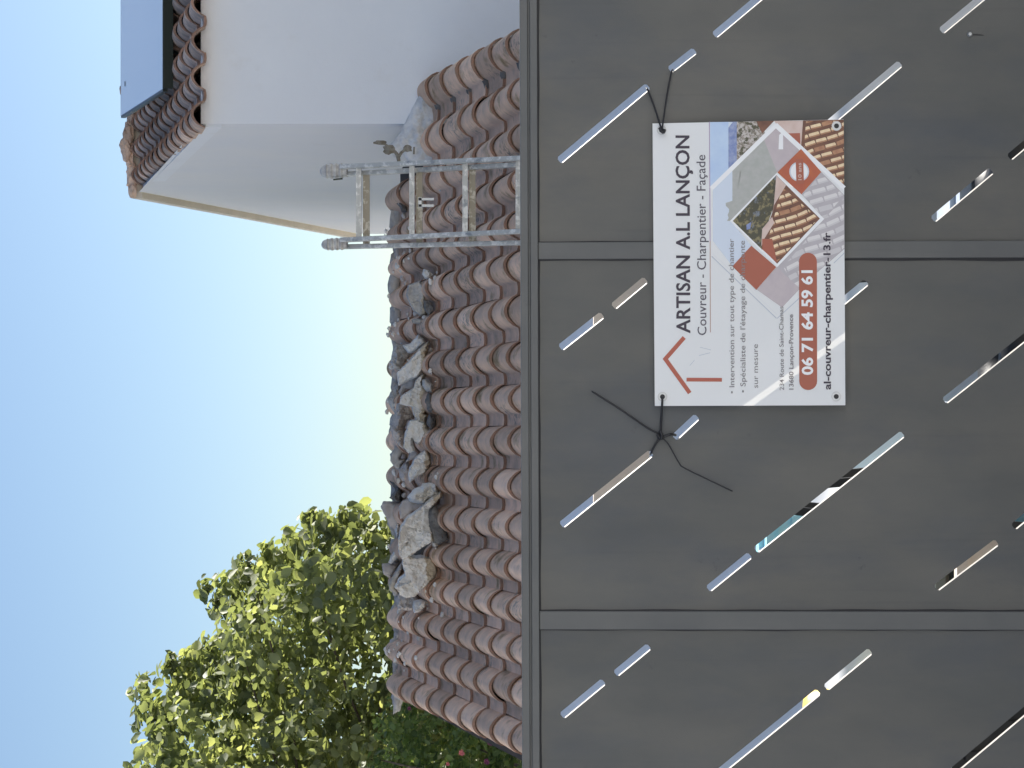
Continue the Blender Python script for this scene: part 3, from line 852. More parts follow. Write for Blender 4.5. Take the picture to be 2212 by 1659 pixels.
# mortar splash where the low roof meets the house corner
def splash(name, pts, depth, bulge, mats, parent, seed, rough=.25, smooth=True, back=.05, kind='lump', tilt=(0, 0)):
    """solid lump with the given outline, bulging towards -Y; real thickness bulge + back"""
    from mathutils.geometry import delaunay_2d_cdt
    rs = random.Random(seed)
    out = []
    for i in range(len(pts)):
        a = Vector(pts[i]); b = Vector(pts[(i + 1) % len(pts)])
        n = max(1, int((b - a).length / 4))
        for k in range(n):
            p = a.lerp(b, k / n)
            if k: p = p + Vector((rs.uniform(-.7, .7), rs.uniform(-.7, .7)))
            out.append(p)
    tp = [(p.x, p.y) for p in out]
    x0 = min(p.x for p in out); x1 = max(p.x for p in out); y0 = min(p.y for p in out); y1 = max(p.y for p in out)
    def edge(p):
        m = 1e9
        for i in range(len(out)):
            a = out[i]; b = out[(i + 1) % len(out)]; ab = b - a
            t = max(0, min(1, (p - a).dot(ab) / max(ab.length_squared, 1e-6)))
            m = min(m, (a + ab * t - p).length)
        return m
    inner = []
    st = 3.4
    y = y0
    while y < y1:
        x = x0
        while x < x1:
            p = Vector((x + rs.uniform(-1.2, 1.2), y + rs.uniform(-1.2, 1.2)))
            if inside((p.x, p.y), tp) and edge(p) > 1.6: inner.append(p)
            x += st
        y += st
    allp = out + inner
    n = len(out)
    r_ = delaunay_2d_cdt(allp, [(i, (i + 1) % n) for i in range(n)], [], 1, 1e-5)
    vco, fcs = r_[0], r_[2]
    cx = (x0 + x1) / 2; cy = (y0 + y1) / 2
    dm = max([edge(p) for p in inner] + [2.0])
    fac = [(Vector((rs.uniform(x0, x1), rs.uniform(y0, y1))), rs.uniform(-1, 1), rs.uniform(-1, 1), rs.uniform(-.5, .5)) for _ in range(5)]
    front = []; backv = []
    for p in vco:
        e = min(edge(p), dm); t = e / dm
        if kind == 'slab':
            h = bulge * min(1, (e / 2.6)) ** .5 * .62
            c_ = min(fac, key=lambda f: (f[0] - p).length)
            h += bulge * (.16 * c_[1] * (p.x - c_[0].x) / 20 + .16 * c_[2] * (p.y - c_[0].y) / 20 + .22 * c_[3]) * min(1, e / 3)
        elif kind == 'shard':
            h = bulge * min(1, e / 2.0) ** .5 * .55 + bulge * .6 * (1 - ((p.y - cy) / max(y1 - y0, 1) * 2) ** 2)
        else:
            h = bulge * math.sqrt(max(0, 1 - (1 - t) ** 2)) ** .8
        q = Vector((p.x * .055, p.y * .055, seed * .37))
        h += bulge * rough * (noise.noise(q) * .9 + noise.noise(q * 2.6) * .55 + noise.noise(q * 6) * .28) * min(1, .3 + t)
        h += tilt[0] * (p.x - cx) / max(x1 - x0, 1) * bulge + tilt[1] * (p.y - cy) / max(y1 - y0, 1) * bulge
        front.append(P(p.x, p.y, depth) + Vector((0, -h, 0)))
        backv.append(P(p.x, p.y, depth) + Vector((0, back, 0)))
    m = MB(); nv = len(front)
    fs = [tuple(f) for f in fcs] + [tuple(nv + k for k in reversed(f)) for f in fcs]
    ec = {}
    for f in fcs:
        for i in range(len(f)):
            e = (f[i], f[(i + 1) % len(f)])
            if (e[1], e[0]) in ec: del ec[(e[1], e[0])]
            else: ec[e] = 1
    fs += [(e[1], e[0], nv + e[0], nv + e[1]) for e in ec]
    m.add(front + backv, fs)
    base = None
    if parent is None:
        vs = front + backv; zb = min(v.z for v in vs)
        base = Vector((sum(v.x for v in vs) / len(vs), sum(v.y for v in vs) / len(vs), zb))
    ml = list(mats) if isinstance(mats, (list, tuple)) else [mats]
    o = m.build(name, ml, parent, smooth, base=base, fixn=True)
    if len(ml) > 1:
        zs = [v.co.z for v in o.data.vertices]; z0, z1 = min(zs), max(zs)
        for pg in o.data.polygons:
            if pg.center.z < z0 + (z1 - z0) * (.24 + .14 * noise.noise(Vector((pg.center.x * 14, seed, 0)))): pg.material_index = 1
    return o
splash('mortar_fillet', [(835, 322), (862, 290), (880, 255), (900, 215), (922, 182), (938, 200), (946, 240), (955, 285), (966, 318), (958, 345), (930, 350), (905, 352), (880, 346), (868, 330), (850, 336)],
       14.60, .06, M_mortar, house, 5, rough=.8, back=.12)

# unseen tall block added right of the frame to shade the low roof
tall = thing('shading_tall_house', 'unseen tall white house added on the right to shade the low roof', 'house', (8.6, 19, 0))
th_ = MB(); th_.box((5.0, 16.0, 0), (12.5, 25, 9.2)); th_.build('wall', M_wallw, tall)
th_ = MB()
th_.add([(4.8, 15.7, 9.2), (12.7, 15.7, 9.2), (12.7, 25.3, 9.2), (4.8, 25.3, 9.2), (4.8, 20.5, 10.6), (12.7, 20.5, 10.6)],
        [(0, 3, 2, 1), (0, 1, 5, 4), (3, 4, 5, 2), (0, 4, 3), (1, 2, 5)])
th_.build('roof', M_tile, tall)
for (x, z) in ((6.2, 1.2), (9.6, 1.2), (6.2, 5.2), (9.6, 5.2)):
    wmb = MB(); wmb.box((x, 15.96, z), (x + 1.1, 15.99, z + 1.5))
    wo_ = wmb.build('window', M_frame, tall)
    pmb = MB(); pmb.box((x + .08, 15.945, z + .08), (x + 1.02, 15.96, z + 1.42))
    po = pmb.build('pane', M_glass, None); po.parent = wo_; po.location = (0, 0, 0)

nb = thing('bounce_side_house', 'unseen white house added left of the yard, its sunlit side bouncing light', 'house', (-15, 18, 0))  # unseen house added so its sunlit side fills the shaded gable
b_ = MB(); b_.box((-19, 9, 0), (-11.5, 30, 7.0)); b_.build('wall', M_facade, nb)
b_ = MB(); b_.add([(-19.3, 8.7, 7.0), (-11.2, 8.7, 7.0), (-11.2, 30.3, 7.0), (-19.3, 30.3, 7.0), (-15.2, 8.7, 8.4), (-15.2, 30.3, 8.4)],
    [(0, 3, 2, 1), (0, 1, 4), (2, 3, 5), (1, 2, 5, 4), (3, 0, 4, 5)]); b_.build('roof', M_tile, nb)
for yy in (12, 17, 25):
    b_ = MB(); b_.box((-11.49, yy, 4.2), (-11.44, yy + 1.1, 5.6)); wq = b_.build('window', M_wallw, nb)
    b_ = MB(); b_.box((-11.44, yy + .08, 4.28), (-11.43, yy + 1.02, 5.52)); pq = b_.build('pane', M_glass, None); pq.parent = wq; pq.location = (0, 0, 0)

# unseen houses added across the street, their sunlit fronts bounce fill light
for (x0, x1, hh, lab) in ((-13.5, -4.4, 7.2, 'unseen white house added across the street on the left to bounce light'), (-4.2, 5.2, 8.0, 'tallest unseen white house added behind the viewer to bounce light'), (5.4, 15, 6.8, 'lower unseen white house added across the street on the right to bounce light')):
    hs_ = thing('bounce_facing_house', lab, 'house', ((x0 + x1) / 2, -12, 0), 'added houses bouncing light from across the street')
    b_ = MB(); b_.box((x0, -14, -.13), (x1, -6.5, hh)); b_.build('wall', M_facade, hs_)
    b_ = MB(); b_.add([(x0 - .2, -14.3, hh), (x1 + .2, -14.3, hh), (x1 + .2, -6.2, hh), (x0 - .2, -6.2, hh), (x0 - .2, -10.2, hh + 1.3), (x1 + .2, -10.2, hh + 1.3)],
        [(0, 3, 2, 1), (0, 1, 5, 4), (3, 4, 5, 2), (0, 4, 3), (1, 2, 5)]); b_.build('roof', M_tile, hs_)
    for zz in (1.0, 4.3):
        for xx in (x0 + 1.6, x1 - 2.7):
            b_ = MB(); b_.box((xx, -6.49, zz), (xx + 1.1, -6.44, zz + 1.5)); wq = b_.build('window', M_wallw, hs_)
            b_ = MB(); b_.box((xx + .08, -6.44, zz + .08), (xx + 1.02, -6.43, zz + 1.42)); pq = b_.build('pane', M_glass, None); pq.parent = wq; pq.location = (0, 0, 0)

# ------------------------------------------------------------------ ladder
lad = thing('extension_ladder', 'two section aluminium extension ladder leaning on the tiled roof edge', 'ladder', P(2600, 440, 11.0) * 1.0)
def dep(X, extra=0.0):
    return 12.30 + (1120 - X) * .0010 + extra
SA_u = lambda X: (360 + (X - 750) * (343 - 360) / 352); SA_l = lambda X: (518 + (X - 750) * (501 - 518) / 352)
SB_u = lambda X: (376 + (X - 750) * (357 - 376) / 352); SB_l = lambda X: (533 + (X - 750) * (525 - 533) / 352)
XT = 738; XBOT = 1700
for fn, mm, ex in ((SA_u, M_alu, 0), (SA_l, M_alu, 0), (SB_u, M_alu, .075), (SB_l, M_alu, .075)):
    m = MB()
    a = P(XT, fn(XT), dep(XT, ex)); b = P(XBOT, fn(XBOT), dep(XBOT, ex))
    m.beam(a, b, .026, .060, up=Vector((0, 1, 0)))
    m.beam(a + Vector((0, -.031, 0)), b + Vector((0, -.031, 0)), .018, .006, up=Vector((0, 1, 0)))
    o = m.build('stile', mm, lad)
    bv = o.modifiers.new('bevel', 'BEVEL'); bv.width = .003; bv.segments = 2
for k in range(9):
    for (fu, fl_, X, mm, ex) in ((SA_u, SA_l, 775 + 114.8 * k, M_alu, 0), (SB_u, SB_l, 791.5 + 114.4 * k, M_aluold, .075)):
        if X > XBOT - 30: continue
        m = MB()
        a = P(X, fu(X), dep(X, ex)); b = P(X, fl_(X), dep(X, ex))
        m.beam(a, b, .030 if ex == 0 else .038, .030, up=Vector((0, 1, 0)))
        m.beam(a + Vector((0, -.016, .003)), b + Vector((0, -.016, .003)), .006, .004, up=Vector((0, 1, 0)))
        m.build('rung', mm, lad)
for (Yc, Yw, X0, X1) in ((369, 29, 692, 750), (527, 24, 695, 750)):
    m = MB()
    prof = []
    nX = 22; nr = 12
    dd = dep(720, .03)
    rings = []
    for i in range(nX):
        tt = i / (nX - 1); X = X0 + (X1 - X0) * tt
        tap = (1 - (1 - min(tt / .35, 1)) ** 2.2) ** .5
        rib = 1 + (.12 if (i % 4 < 2 and 4 < i < 20) else 0)
        hw_ = max(Yw / 2 * (.25 + .72 * tap) * rib, 1.5); hd = .062 * (.4 + .6 * tap) * rib
        c = P(X, Yc + 2 - 3 * tt, dd)
        rings.append([c + Vector((math.copysign(abs(math.cos(a)) ** .6, math.cos(a)) * hw_ * dd / F, math.copysign(abs(math.sin(a)) ** .6, math.sin(a)) * hd, 0)) for a in [2 * math.pi * (s + .5) / nr for s in range(nr)]])
    vs = [v for r_ in rings for v in r_]
    fs = [(i*nr+s, i*nr+(s+1) % nr, (i+1)*nr+(s+1) % nr, (i+1)*nr+s) for i in range(nX-1) for s in range(nr)]
    fs += [tuple(range(nr-1, -1, -1)), tuple((nX-1)*nr+s for s in range(nr))]
    m.add(vs, fs); m.build('end_cap', M_cap, lad, fixn=True)
m = MB()
for Y in (432, 446):
    m.beam(P(905, Y, dep(905)) + Vector((0, -.05, 0)), P(938, Y, dep(905)) + Vector((0, -.05, 0)), .014, .02)
m.beam(P(908, 428, dep(905)) + Vector((0, -.05, 0)), P(908, 450, dep(905)) + Vector((0, -.05, 0)), .02, .02)
m.build('latch_hook', M_galv, lad)
m = MB(); m.beam(P(720, 388, dep(720)), P(740, 386, dep(720)), .008, .02); m.build('latch', M_frame, lad)

# ------------------------------------------------------------------ rubble along the broken ridge
def c6(pts): return [((1450 + x / 2.765) * .54861, (1300 + y / 2.765) * .54861) for x, y in pts]
def c5(pts): return [((1450 + x / 3.3175) * .54861, (1900 + y / 3.3175) * .54861) for x, y in pts]
def c4(pts): return [((1450 + x / 2.552) * .54861, (1200 + y / 2.552) * .54861) for x, y in pts]
def c3(pts): return [((1200 + x / 1.843) * .54861, (500 + y / 1.843) * .54861) for x, y in pts]
GR = 'broken mortar and tile pieces along the ridge'
def dep_at(pts, up=.05):
    """depth so the piece rests on the roof slope: from the lowest point of its outline"""
    Xm = max(p[0] for p in pts); wv = 1106 - Xm
    k = -20 * D0 / F + (-SLOPE * D0)
    y = k / (wv / F - SLOPE)
    return min(max(y, 14.2), Y_RIDGE) - up
rub = [
 (c6([(650,150),(668,160),(640,300),(600,430),(560,495),(470,525),(370,575),(355,450),(480,330),(590,200)]), 1, 'slab', 'pale triangular mortar slab propped on the ridge below the brown lump', .07, 0),
 (c6([(330,170),(400,180),(440,220),(470,270),(420,340),(370,420),(310,400),(275,350),(285,280),(300,220)]), 0, 'lump', 'knobbly brown grey mortar lump standing proud above the pale triangular slab', .10, 0),
 (c6([(410,165),(480,150),(560,60),(620,110),(640,150),(560,200),(500,240),(460,240)]), 1, 'lump', 'small light mortar scrap beside the top tip of the triangular slab', .05, 0),
 (c6([(300,400),(340,400),(370,460),(355,580),(310,565),(280,500)]), 3, 'shard', 'rounded tile end under the brown lump on the skyline', .08, .05),
 (c6([(345,620),(370,640),(385,760),(340,850),(320,910),(275,840),(240,760),(270,680)]), 0, 'lump', 'oval grey mortar lump on the skyline left of the long white slab', .09, .05),
 (c6([(400,590),(530,520),(540,560),(510,640),(430,640),(380,720),(355,660)]), 3, 'shard', 'flat grey tile shard wedged under the triangular slab', .05, .03),
 (c6([(610,495),(640,520),(600,600),(660,665),(625,760),(640,840),(630,890),(655,900),(635,990),(590,1020),(545,985),(510,880),(500,830),(440,815),(385,800),(400,725),(520,640),(535,570)]), 1, 'slab', 'long white mortar slab with a ragged lower edge in the middle of the ridge', .09, 0),
 (c6([(650,540),(720,600),(720,690),(650,655),(612,600),(615,545)]), 0, 'lump', 'small brown mortar knob at the upper end of the white slab', .05, -.03),
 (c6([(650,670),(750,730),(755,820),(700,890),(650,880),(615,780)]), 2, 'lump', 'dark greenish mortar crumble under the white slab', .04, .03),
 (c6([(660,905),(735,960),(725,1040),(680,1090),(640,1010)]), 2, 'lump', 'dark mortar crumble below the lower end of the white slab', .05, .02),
 (c6([(340,830),(400,800),(500,840),(520,960),(440,990),(410,1060),(440,1130),(420,1180),(440,1290),(360,1230),(300,1150),(285,1060),(320,920)]), 3, 'lump', 'smooth rounded grey ridge tile tilted beside the white slab', .11, .05),
 (c6([(400,830),(440,815),(490,840),(510,900),(500,960),(430,930),(405,880)]), 3, 'lump', 'small round tile stub resting on the tilted ridge tile', .05, -.04),
 (c6([(480,1000),(560,995),(620,1020),(672,1100),(600,1200),(555,1245),(500,1180),(530,1300),(470,1320),(420,1260),(430,1130)]), 1, 'slab', 'white and beige mortar block below the smooth ridge tile', .08, -.02),
 (c6([(340,1240),(430,1310),(370,1340),(350,1400),(420,1400),(360,1480),(370,1560),(300,1500),(245,1420),(250,1340),(290,1270)]), 0, 'shard', 'curved grey tile with a hole of sky beside it on the ridge', .06, .07),
 (c6([(440,1310),(530,1290),(560,1360),(500,1400),(400,1440),(440,1380),(465,1330)]), 3, 'shard', 'thin grey tile edge below the hole in the ridge', .06, .05),
 (c6([(630,1315),(680,1380),(690,1460),(640,1540),(570,1580),(480,1640),(470,1560),(480,1500),(530,1400)]), 1, 'slab', 'pointed block with a white side and a beige broken face', .08, -.02),
 (c6([(440,1440),(480,1500),(470,1600),(420,1650),(370,1600),(360,1530),(400,1470)]), 3, 'lump', 'round grey lump beside the pointed block', .07, .02),
 (c5([(310,0),(450,0),(455,120),(460,230),(400,245),(310,190),(380,100)]), 2, 'lump', 'jagged dark mortar piece on the skyline above the jutting tile', .08, .07),
 (c5([(220,260),(420,260),(440,420),(430,560),(370,605),(300,545),(250,420),(195,320)]), 3, 'shard', 'grey tile piece jutting up from the ridge into the sky', .05, .08),
 (c5([(560,180),(640,90),(720,60),(730,30),(850,20),(890,0),(940,130),(880,190),(800,215),(760,270),(640,250),(590,230)]), 1, 'lump', 'rough whitish stone above the big overturned piece', .10, 0),
 (c5([(470,250),(560,210),(640,260),(740,280),(720,330),(600,360),(540,420),(450,470),(440,330)]), 3, 'shard', 'folded grey tile shard under the rough whitish stone', .07, .03),
 (c5([(960,150),(965,220),(900,290),(840,360),(825,450),(835,560),(870,690),(840,760),(760,800),(680,850),(560,940),(500,960),(455,860),(455,700),(480,560),(560,450),(680,370),(800,260)]), 1, 'slab', 'biggest piece of all, a broad pale overturned mortar lump on the ridge', .13, -.02),
 (c5([(840,740),(900,760),(940,800),(900,850),(840,830),(830,780)]), 1, 'lump', 'little pale crumb at the lower tip of the biggest piece', .03, -.02),
 (c5([(830,380),(900,330),(950,420),(1000,580),(1050,720),(960,780),(900,760),(850,640),(815,500)]), 2, 'lump', 'dark patch painting the shade in the hollow under the biggest piece', .02, .02),  # dark lump stands in for the shaded recess
 (c5([(640,870),(830,790),(860,880),(840,980),(740,1000),(560,950)]), 2, 'lump', 'dark patch painting the shade under the foot of the biggest piece', .02, .01),  # dark lump paints the shade below the foot
 (c5([(560,950),(640,990),(700,980),(820,1000),(870,1080),(885,1160),(870,1240),(790,1300),(700,1390),(640,1450),(540,1470),(460,1430),(420,1330),(440,1250),(520,1190),(490,1080),(500,1000)]), 1, 'slab', 'broad pinkish white mortar slab just below the biggest piece', .10, 0),
 (c5([(520,990),(590,960),(640,1020),(640,1110),(590,1170),(540,1150),(500,1060)]), 0, 'lump', 'rounded tan pebble of mortar on the pinkish white slab', .05, -.05),
 (c5([(210,1070),(300,1065),(420,1065),(340,1200),(300,1240),(235,1190)]), 3, 'shard', 'square cornered tile end against the tree foliage', .05, .08),
 (c5([(400,760),(450,850),(440,960),(330,1055),(290,1030),(350,920),(380,830)]), 1, 'shard', 'slim grey sliver leaning over the tree foliage', .05, .06),
 (c5([(470,1030),(480,1100),(420,1250),(400,1350),(430,1440),(380,1460),(310,1400),(300,1310),(380,1170)]), 0, 'shard', 'long curved tile shard left of the pinkish white slab', .07, .05),
 (c5([(420,480),(440,540),(430,640),(400,700),(370,600),(380,520)]), 1, 'lump', 'narrow white chip behind the biggest piece', .04, .05),
 (c5([(430,1480),(520,1460),(620,1480),(700,1540),(640,1640),(560,1659),(430,1640),(410,1540)]), 3, 'lump', 'grey ridge tile stub beneath the bluish white chip', .07, .03),
 (c5([(620,1560),(700,1545),(770,1560),(760,1620),(690,1680),(630,1690),(610,1620)]), 1, 'lump', 'small bluish white plaster chip on the roof', .04, -.03),
 (c3([(770,1160),(850,1130),(890,1180),(880,1290),(900,1340),(850,1360),(800,1320),(760,1230)]), 0, 'slab', 'hollow greyish mortar shell high on the roof near the ladder', .06, 0),
 (c3([(860,1250),(920,1270),(940,1330),(900,1370),(870,1330)]), 2, 'lump', 'dark crumb inside the hollow mortar shell', .02, -.03),
 (c3([(860,1030),(900,1040),(930,1070),(910,1110),(870,1100),(850,1070)]), 1, 'lump', 'small white plaster crumb left of the ladder', .03, 0),
 (c3([(790,1400),(840,1390),(900,1400),(860,1430),(800,1420)]), 0, 'lump', 'thin grey mortar smear above the round tile end', .03, .02),
 (c3([(665,555),(740,545),(745,620),(700,615),(690,580)]), 2, 'lump', 'dark square crumb on the ridge between the ladder rails', .05, .05),
]
for (pts, mi, kind, lab, th2, back) in rub:
    cx_ = sum(p[0] for p in pts) / len(pts); cy_ = sum(p[1] for p in pts) / len(pts)
    g_ = 1.14 if kind != 'shard' else 1.06
    if 'hole' not in lab and 'crumb' not in lab: pts = [(cx_ - 4 + (p[0] - cx_) * g_, cy_ + (p[1] - cy_) * g_) for p in pts]
    d = dep_at(pts, .0) - .20 + back * 1.0
    nm = {'slab': 'mortar_slab', 'lump': 'ridge_lump', 'shard': 'tile_shard'}[kind]
    sd_ = random.randint(1, 900)
    o = splash(nm, pts, d, th2 * 1.55, [M_st[mi], M_beigest] if kind == 'slab' else M_st[mi], None, sd_, rough={'lump': .6, 'slab': .20, 'shard': .18}[kind], back=.06, smooth=(kind == 'shard'), kind=kind, tilt=(random.uniform(-.5, .2), random.uniform(-.5, .5)))
    tag(o, lab, 'rubble', GR)

cr = MB(); rc_ = random.Random(5)
for q in range(150):
    u = rc_.uniform(2.2, 15.5); v = rc_.triangular(1.7, 3.2, 3.1)
    fu = u - math.floor(u + .33)
    hh = .085 * max(math.cos(math.pi * fu / .66), 0) ** .72 if fu <= .33 else 0
    lump(cr, place_front(u, v, .045 + hh), rc_.uniform(.006, .019), q, 1.3, 1.1, .9, sub=1, amp=.6)
o = cr.build('mortar_crumbs', M_st[1], None, False)
tag(o, 'pale mortar crumbs and dust scattered over the top courses of tiles', 'crumbs', kind='stuff')

# dry weed by the house corner
wd = MB()
def wpts(l): return [((1200 + x / 3.318) * .54861, (550 + y / 3.318) * .54861) for x, y in l]
def w3(l, d=14.3): return [P(x, y, d) for x, y in wpts(l)]
wd.tube(w3([(1230, 290), (1215, 210), (1180, 160), (1130, 120), (1050, 60), (980, 40), (895, 42)]), [.012, .014, .011, .009, .008, .014, .006], 7)
wd.tube(w3([(1225, 230), (1260, 170), (1320, 120), (1370, 105), (1395, 150)]), [.010, .010, .009, .010, .005], 7)
wd.tube(w3([(1425, 190), (1428, 95)]), [.007, .005], 6)
lump(wd, w3([(1100, 130)])[0], .030, 3, 1, .8, 1.3, amp=.6); lump(wd, w3([(985, 35)])[0], .018, 5, .8, .8, 2.2, amp=.6); lump(wd, w3([(1340, 115)])[0], .02, 8, 1.0, .8, 1.5, amp=.6)
o = wd.build('dry_weed', M_weed, None, False, base=w3([(1230, 290)])[0])
tag(o, 'bare dry weed stalk sprouting above the tiles by the house corner', 'weed')

# ------------------------------------------------------------------ trees
def leaf_mat(name, dark, light, yellow):
    m = bpy.data.materials.new(name); m.use_nodes = True
    t = m.node_tree; N = t.nodes; L = t.links; b = N['Principled BSDF']
    at = N.new('ShaderNodeAttribute'); at.attribute_name = 'tint'
    cr = N.new('ShaderNodeValToRGB')
    e = cr.color_ramp.elements; e[0].color = (*dark, 1); e[1].color = (*yellow, 1); e[1].position = 1
    mid = cr.color_ramp.elements.new(.6); mid.color = (*light, 1)
    L.new(at.outputs['Fac'], cr.inputs[0]); L.new(cr.outputs[0], b.inputs['Base Color'])
    b.inputs['Roughness'].default_value = .52
    tr = N.new('ShaderNodeBsdfTranslucent')
    g2 = N.new('ShaderNodeMix'); g2.data_type = 'RGBA'; g2.blend_type = 'MULTIPLY'; g2.inputs[0].default_value = 1
    L.new(cr.outputs[0], g2.inputs[6]); g2.inputs[7].default_value = (2.1, 2.1, 1.0, 1)
    L.new(g2.outputs[2], tr.inputs[0])
    mx = N.new('ShaderNodeMixShader'); mx.inputs[0].default_value = .38
    L.new(b.outputs[0], mx.inputs[1]); L.new(tr.outputs[0], mx.inputs[2]); L.new(mx.outputs[0], N['Material Output'].inputs['Surface'])
    return m
def leaves(name, centres, spread, per, size, material, parent, seed, droop=.25):
    r_ = np.random.default_rng(seed)
    n = len(centres) * per
    C = np.repeat(np.asarray(centres), per, axis=0)
    sp = np.repeat(np.asarray(spread), per)[:, None] if np.ndim(spread) else spread
    off = r_.normal(0, 1, (n, 3)); off /= np.maximum(np.linalg.norm(off, axis=1)[:, None], .01)
    off *= (r_.uniform(0, 1, (n, 1)) ** .5)
    off[:, 2] *= .75
    C = C + off * sp
    nrm = off * .6 + r_.normal(0, .55, (n, 3)) + np.array([0, 0, .75])
    nrm /= np.linalg.norm(nrm, axis=1)[:, None]
    a = np.cross(nrm, r_.normal(0, 1, (n, 3))); a /= np.linalg.norm(a, axis=1)[:, None]
    b = np.cross(nrm, a)
    s = size * r_.uniform(.6, 1.25, (n, 1))
    # rounded leaf folded along its midrib: 8 verts
    shape = np.array([[-.55, 0, 0], [-.3, .36, .08], [.1, .42, .10], [.45, .22, .03], [.68, 0, -.08], [.45, -.22, .03], [.1, -.42, .10], [-.3, -.36, .08]])
    V = (C[:, None, :] + a[:, None, :] * (shape[None, :, 0:1] * s[:, None, :]) + b[:, None, :] * (shape[None, :, 1:2] * s[:, None, :]) + nrm[:, None, :] * (shape[None, :, 2:3] * s[:, None, :]))
    V = V.reshape(-1, 3)
    me = bpy.data.meshes.new(name)
    me.vertices.add(len(V)); me.vertices.foreach_set('co', V.astype(np.float32).ravel())
    q = np.array([[0, 1, 2, 4], [2, 3, 4, 4], [0, 4, 6, 7], [4, 5, 6, 6]])
    idx = np.arange(n)[:, None] * 8
    loops = np.concatenate([idx + np.array([0, 1, 2, 3, 4]), idx + np.array([0, 4, 5, 6, 7])], axis=1).ravel()
    me.loops.add(len(loops)); me.loops.foreach_set('vertex_index', loops.astype(np.int32))
    me.polygons.add(2 * n); me.polygons.foreach_set('loop_start', (np.arange(2 * n) * 5).astype(np.int32)); me.polygons.foreach_set('loop_total', np.full(2 * n, 5, np.int32))
    me.update(calc_edges=True)
    at = me.attributes.new('tint', 'FLOAT', 'POINT')
    cl = np.repeat(r_.uniform(.15, .75, len(centres)), per)
    tv = np.clip(cl + r_.normal(0, .16, n), 0, 1)
    at.data.foreach_set('value', np.repeat(tv, 8).astype(np.float32))
    return finish(name, me, material, parent)
# crown shape measured at the tree's own distance (21 m): (height, reach) outline with real depth 4.5 m
crown = [(300, 1800), (290, 1690), (350, 1590), (310, 1500), (330, 1470), (380, 1430), (430, 1420), (490, 1400), (500, 1360), (500, 1320), (470, 1275), (480, 1260), (530, 1235), (590, 1200), (640, 1170),
         (665, 1130), (740, 1120), (760, 1170), (800, 1170), (830, 1155), (900, 1165), (1000, 1250), (1100, 1400), (1220, 1600), (1240, 2000), (1180, 2500), (700, 2750), (400, 2500), (250, 2150), (240, 1950)]
tips = [(283, 1479), (275, 1645), (378, 1413), (412, 1398), (445, 1258), (512, 1218), (512, 1235), (558, 1192), (607, 1165), (658, 1117), (742, 1103), (690, 1128), (824, 1137), (330, 1545), (352, 1442), (318, 1520), (470, 1290), (480, 1370), (350, 1640), (845, 1150), (440, 1400), (780, 1150)]
tr_ = random.Random(11)
cs = []; sp_ = []
DT = 21.0
holes = [(740, 1440, 26), (760, 1472, 22), (705, 1418, 16), (850, 1560, 20), (665, 1385, 14), (620, 1330, 10), (780, 1350, 14), (830, 1500, 16), (540, 1330, 12), (560, 1540, 12), (480, 1480, 10), (900, 1620, 22), (700, 1600, 14)]
cnt = 0
while cnt < 2000:
    X = tr_.uniform(240, 1240); Y = tr_.uniform(1100, 2750)
    if not inside((X, Y), crown): continue
    if Y > 1750 and tr_.random() < .5: continue
    bad = False
    for hx, hy, hr_ in holes:
        if (X - hx) ** 2 + (Y - hy) ** 2 < (hr_ + 10) ** 2 and tr_.random() < .93: bad = True
    if bad: continue
    # wavy density: leave dark hollows between leaf masses
    nz = noise.noise(Vector((X * .011, Y * .011, 2.0)))
    if nz < -.30 and tr_.random() < .5: continue
    edge = 1.0
    d = DT + tr_.uniform(-1.9, 2.4)
    p = P(X + 34, Y + 24, DT); p.y = d
    cs.append(p); sp_.append(tr_.uniform(.16, .30)); cnt += 1
for (X, Y) in tips:
    for q in range(5):
        p = P(X + 12 + q * 10 + tr_.uniform(-7, 7), Y + 6 + q * 7 + tr_.uniform(-6, 6), DT); p.y = DT + tr_.uniform(-.5, .5); cs.append(p); sp_.append(.12 + .035 * q)
M_leaf = leaf_mat('broad_leaf', (0.110, 0.132, 0.078), (0.220, 0.250, 0.140), (0.40, 0.415, 0.235))
tx = -7.0
tree = thing('broadleaf_tree', 'big broadleaf tree with pale rounded leaves rising behind the tiled roof', 'tree', (tx, 21, 0))
leaves('crown', [tuple(c_) for c_ in cs], sp_, 21, .094, M_leaf, tree, 3)
tk = MB()
tk.tube([(tx, 21, 0), (tx + .1, 21, 1.2), (tx, 21.1, 2.4), (tx + .2, 21.1, 3.6), (tx + .4, 21, 4.8)], [.24, .19, .16, .11, .05], 10)
for j in range(26):
    c_ = cs[tr_.randrange(len(cs))]
    st = Vector((tx + .05, 21.05, tr_.uniform(1.3, 3.4))); en = Vector(c_)
    mid = st.lerp(en, .5) + Vector((tr_.uniform(-.2, .2), tr_.uniform(-.2, .2), tr_.uniform(.05, .4)))
    q1_ = st.lerp(mid, .5) + Vector((tr_.uniform(-.12, .12), 0, tr_.uniform(-.1, .12))); q2_ = mid.lerp(en, .5) + Vector((tr_.uniform(-.1, .1), 0, tr_.uniform(-.1, .1)))
    tk.tube([st, q1_, mid, q2_, en], [.04, .03, .02, .012, .005], 6)
tk.build('trunk', M_trunk, tree, True)

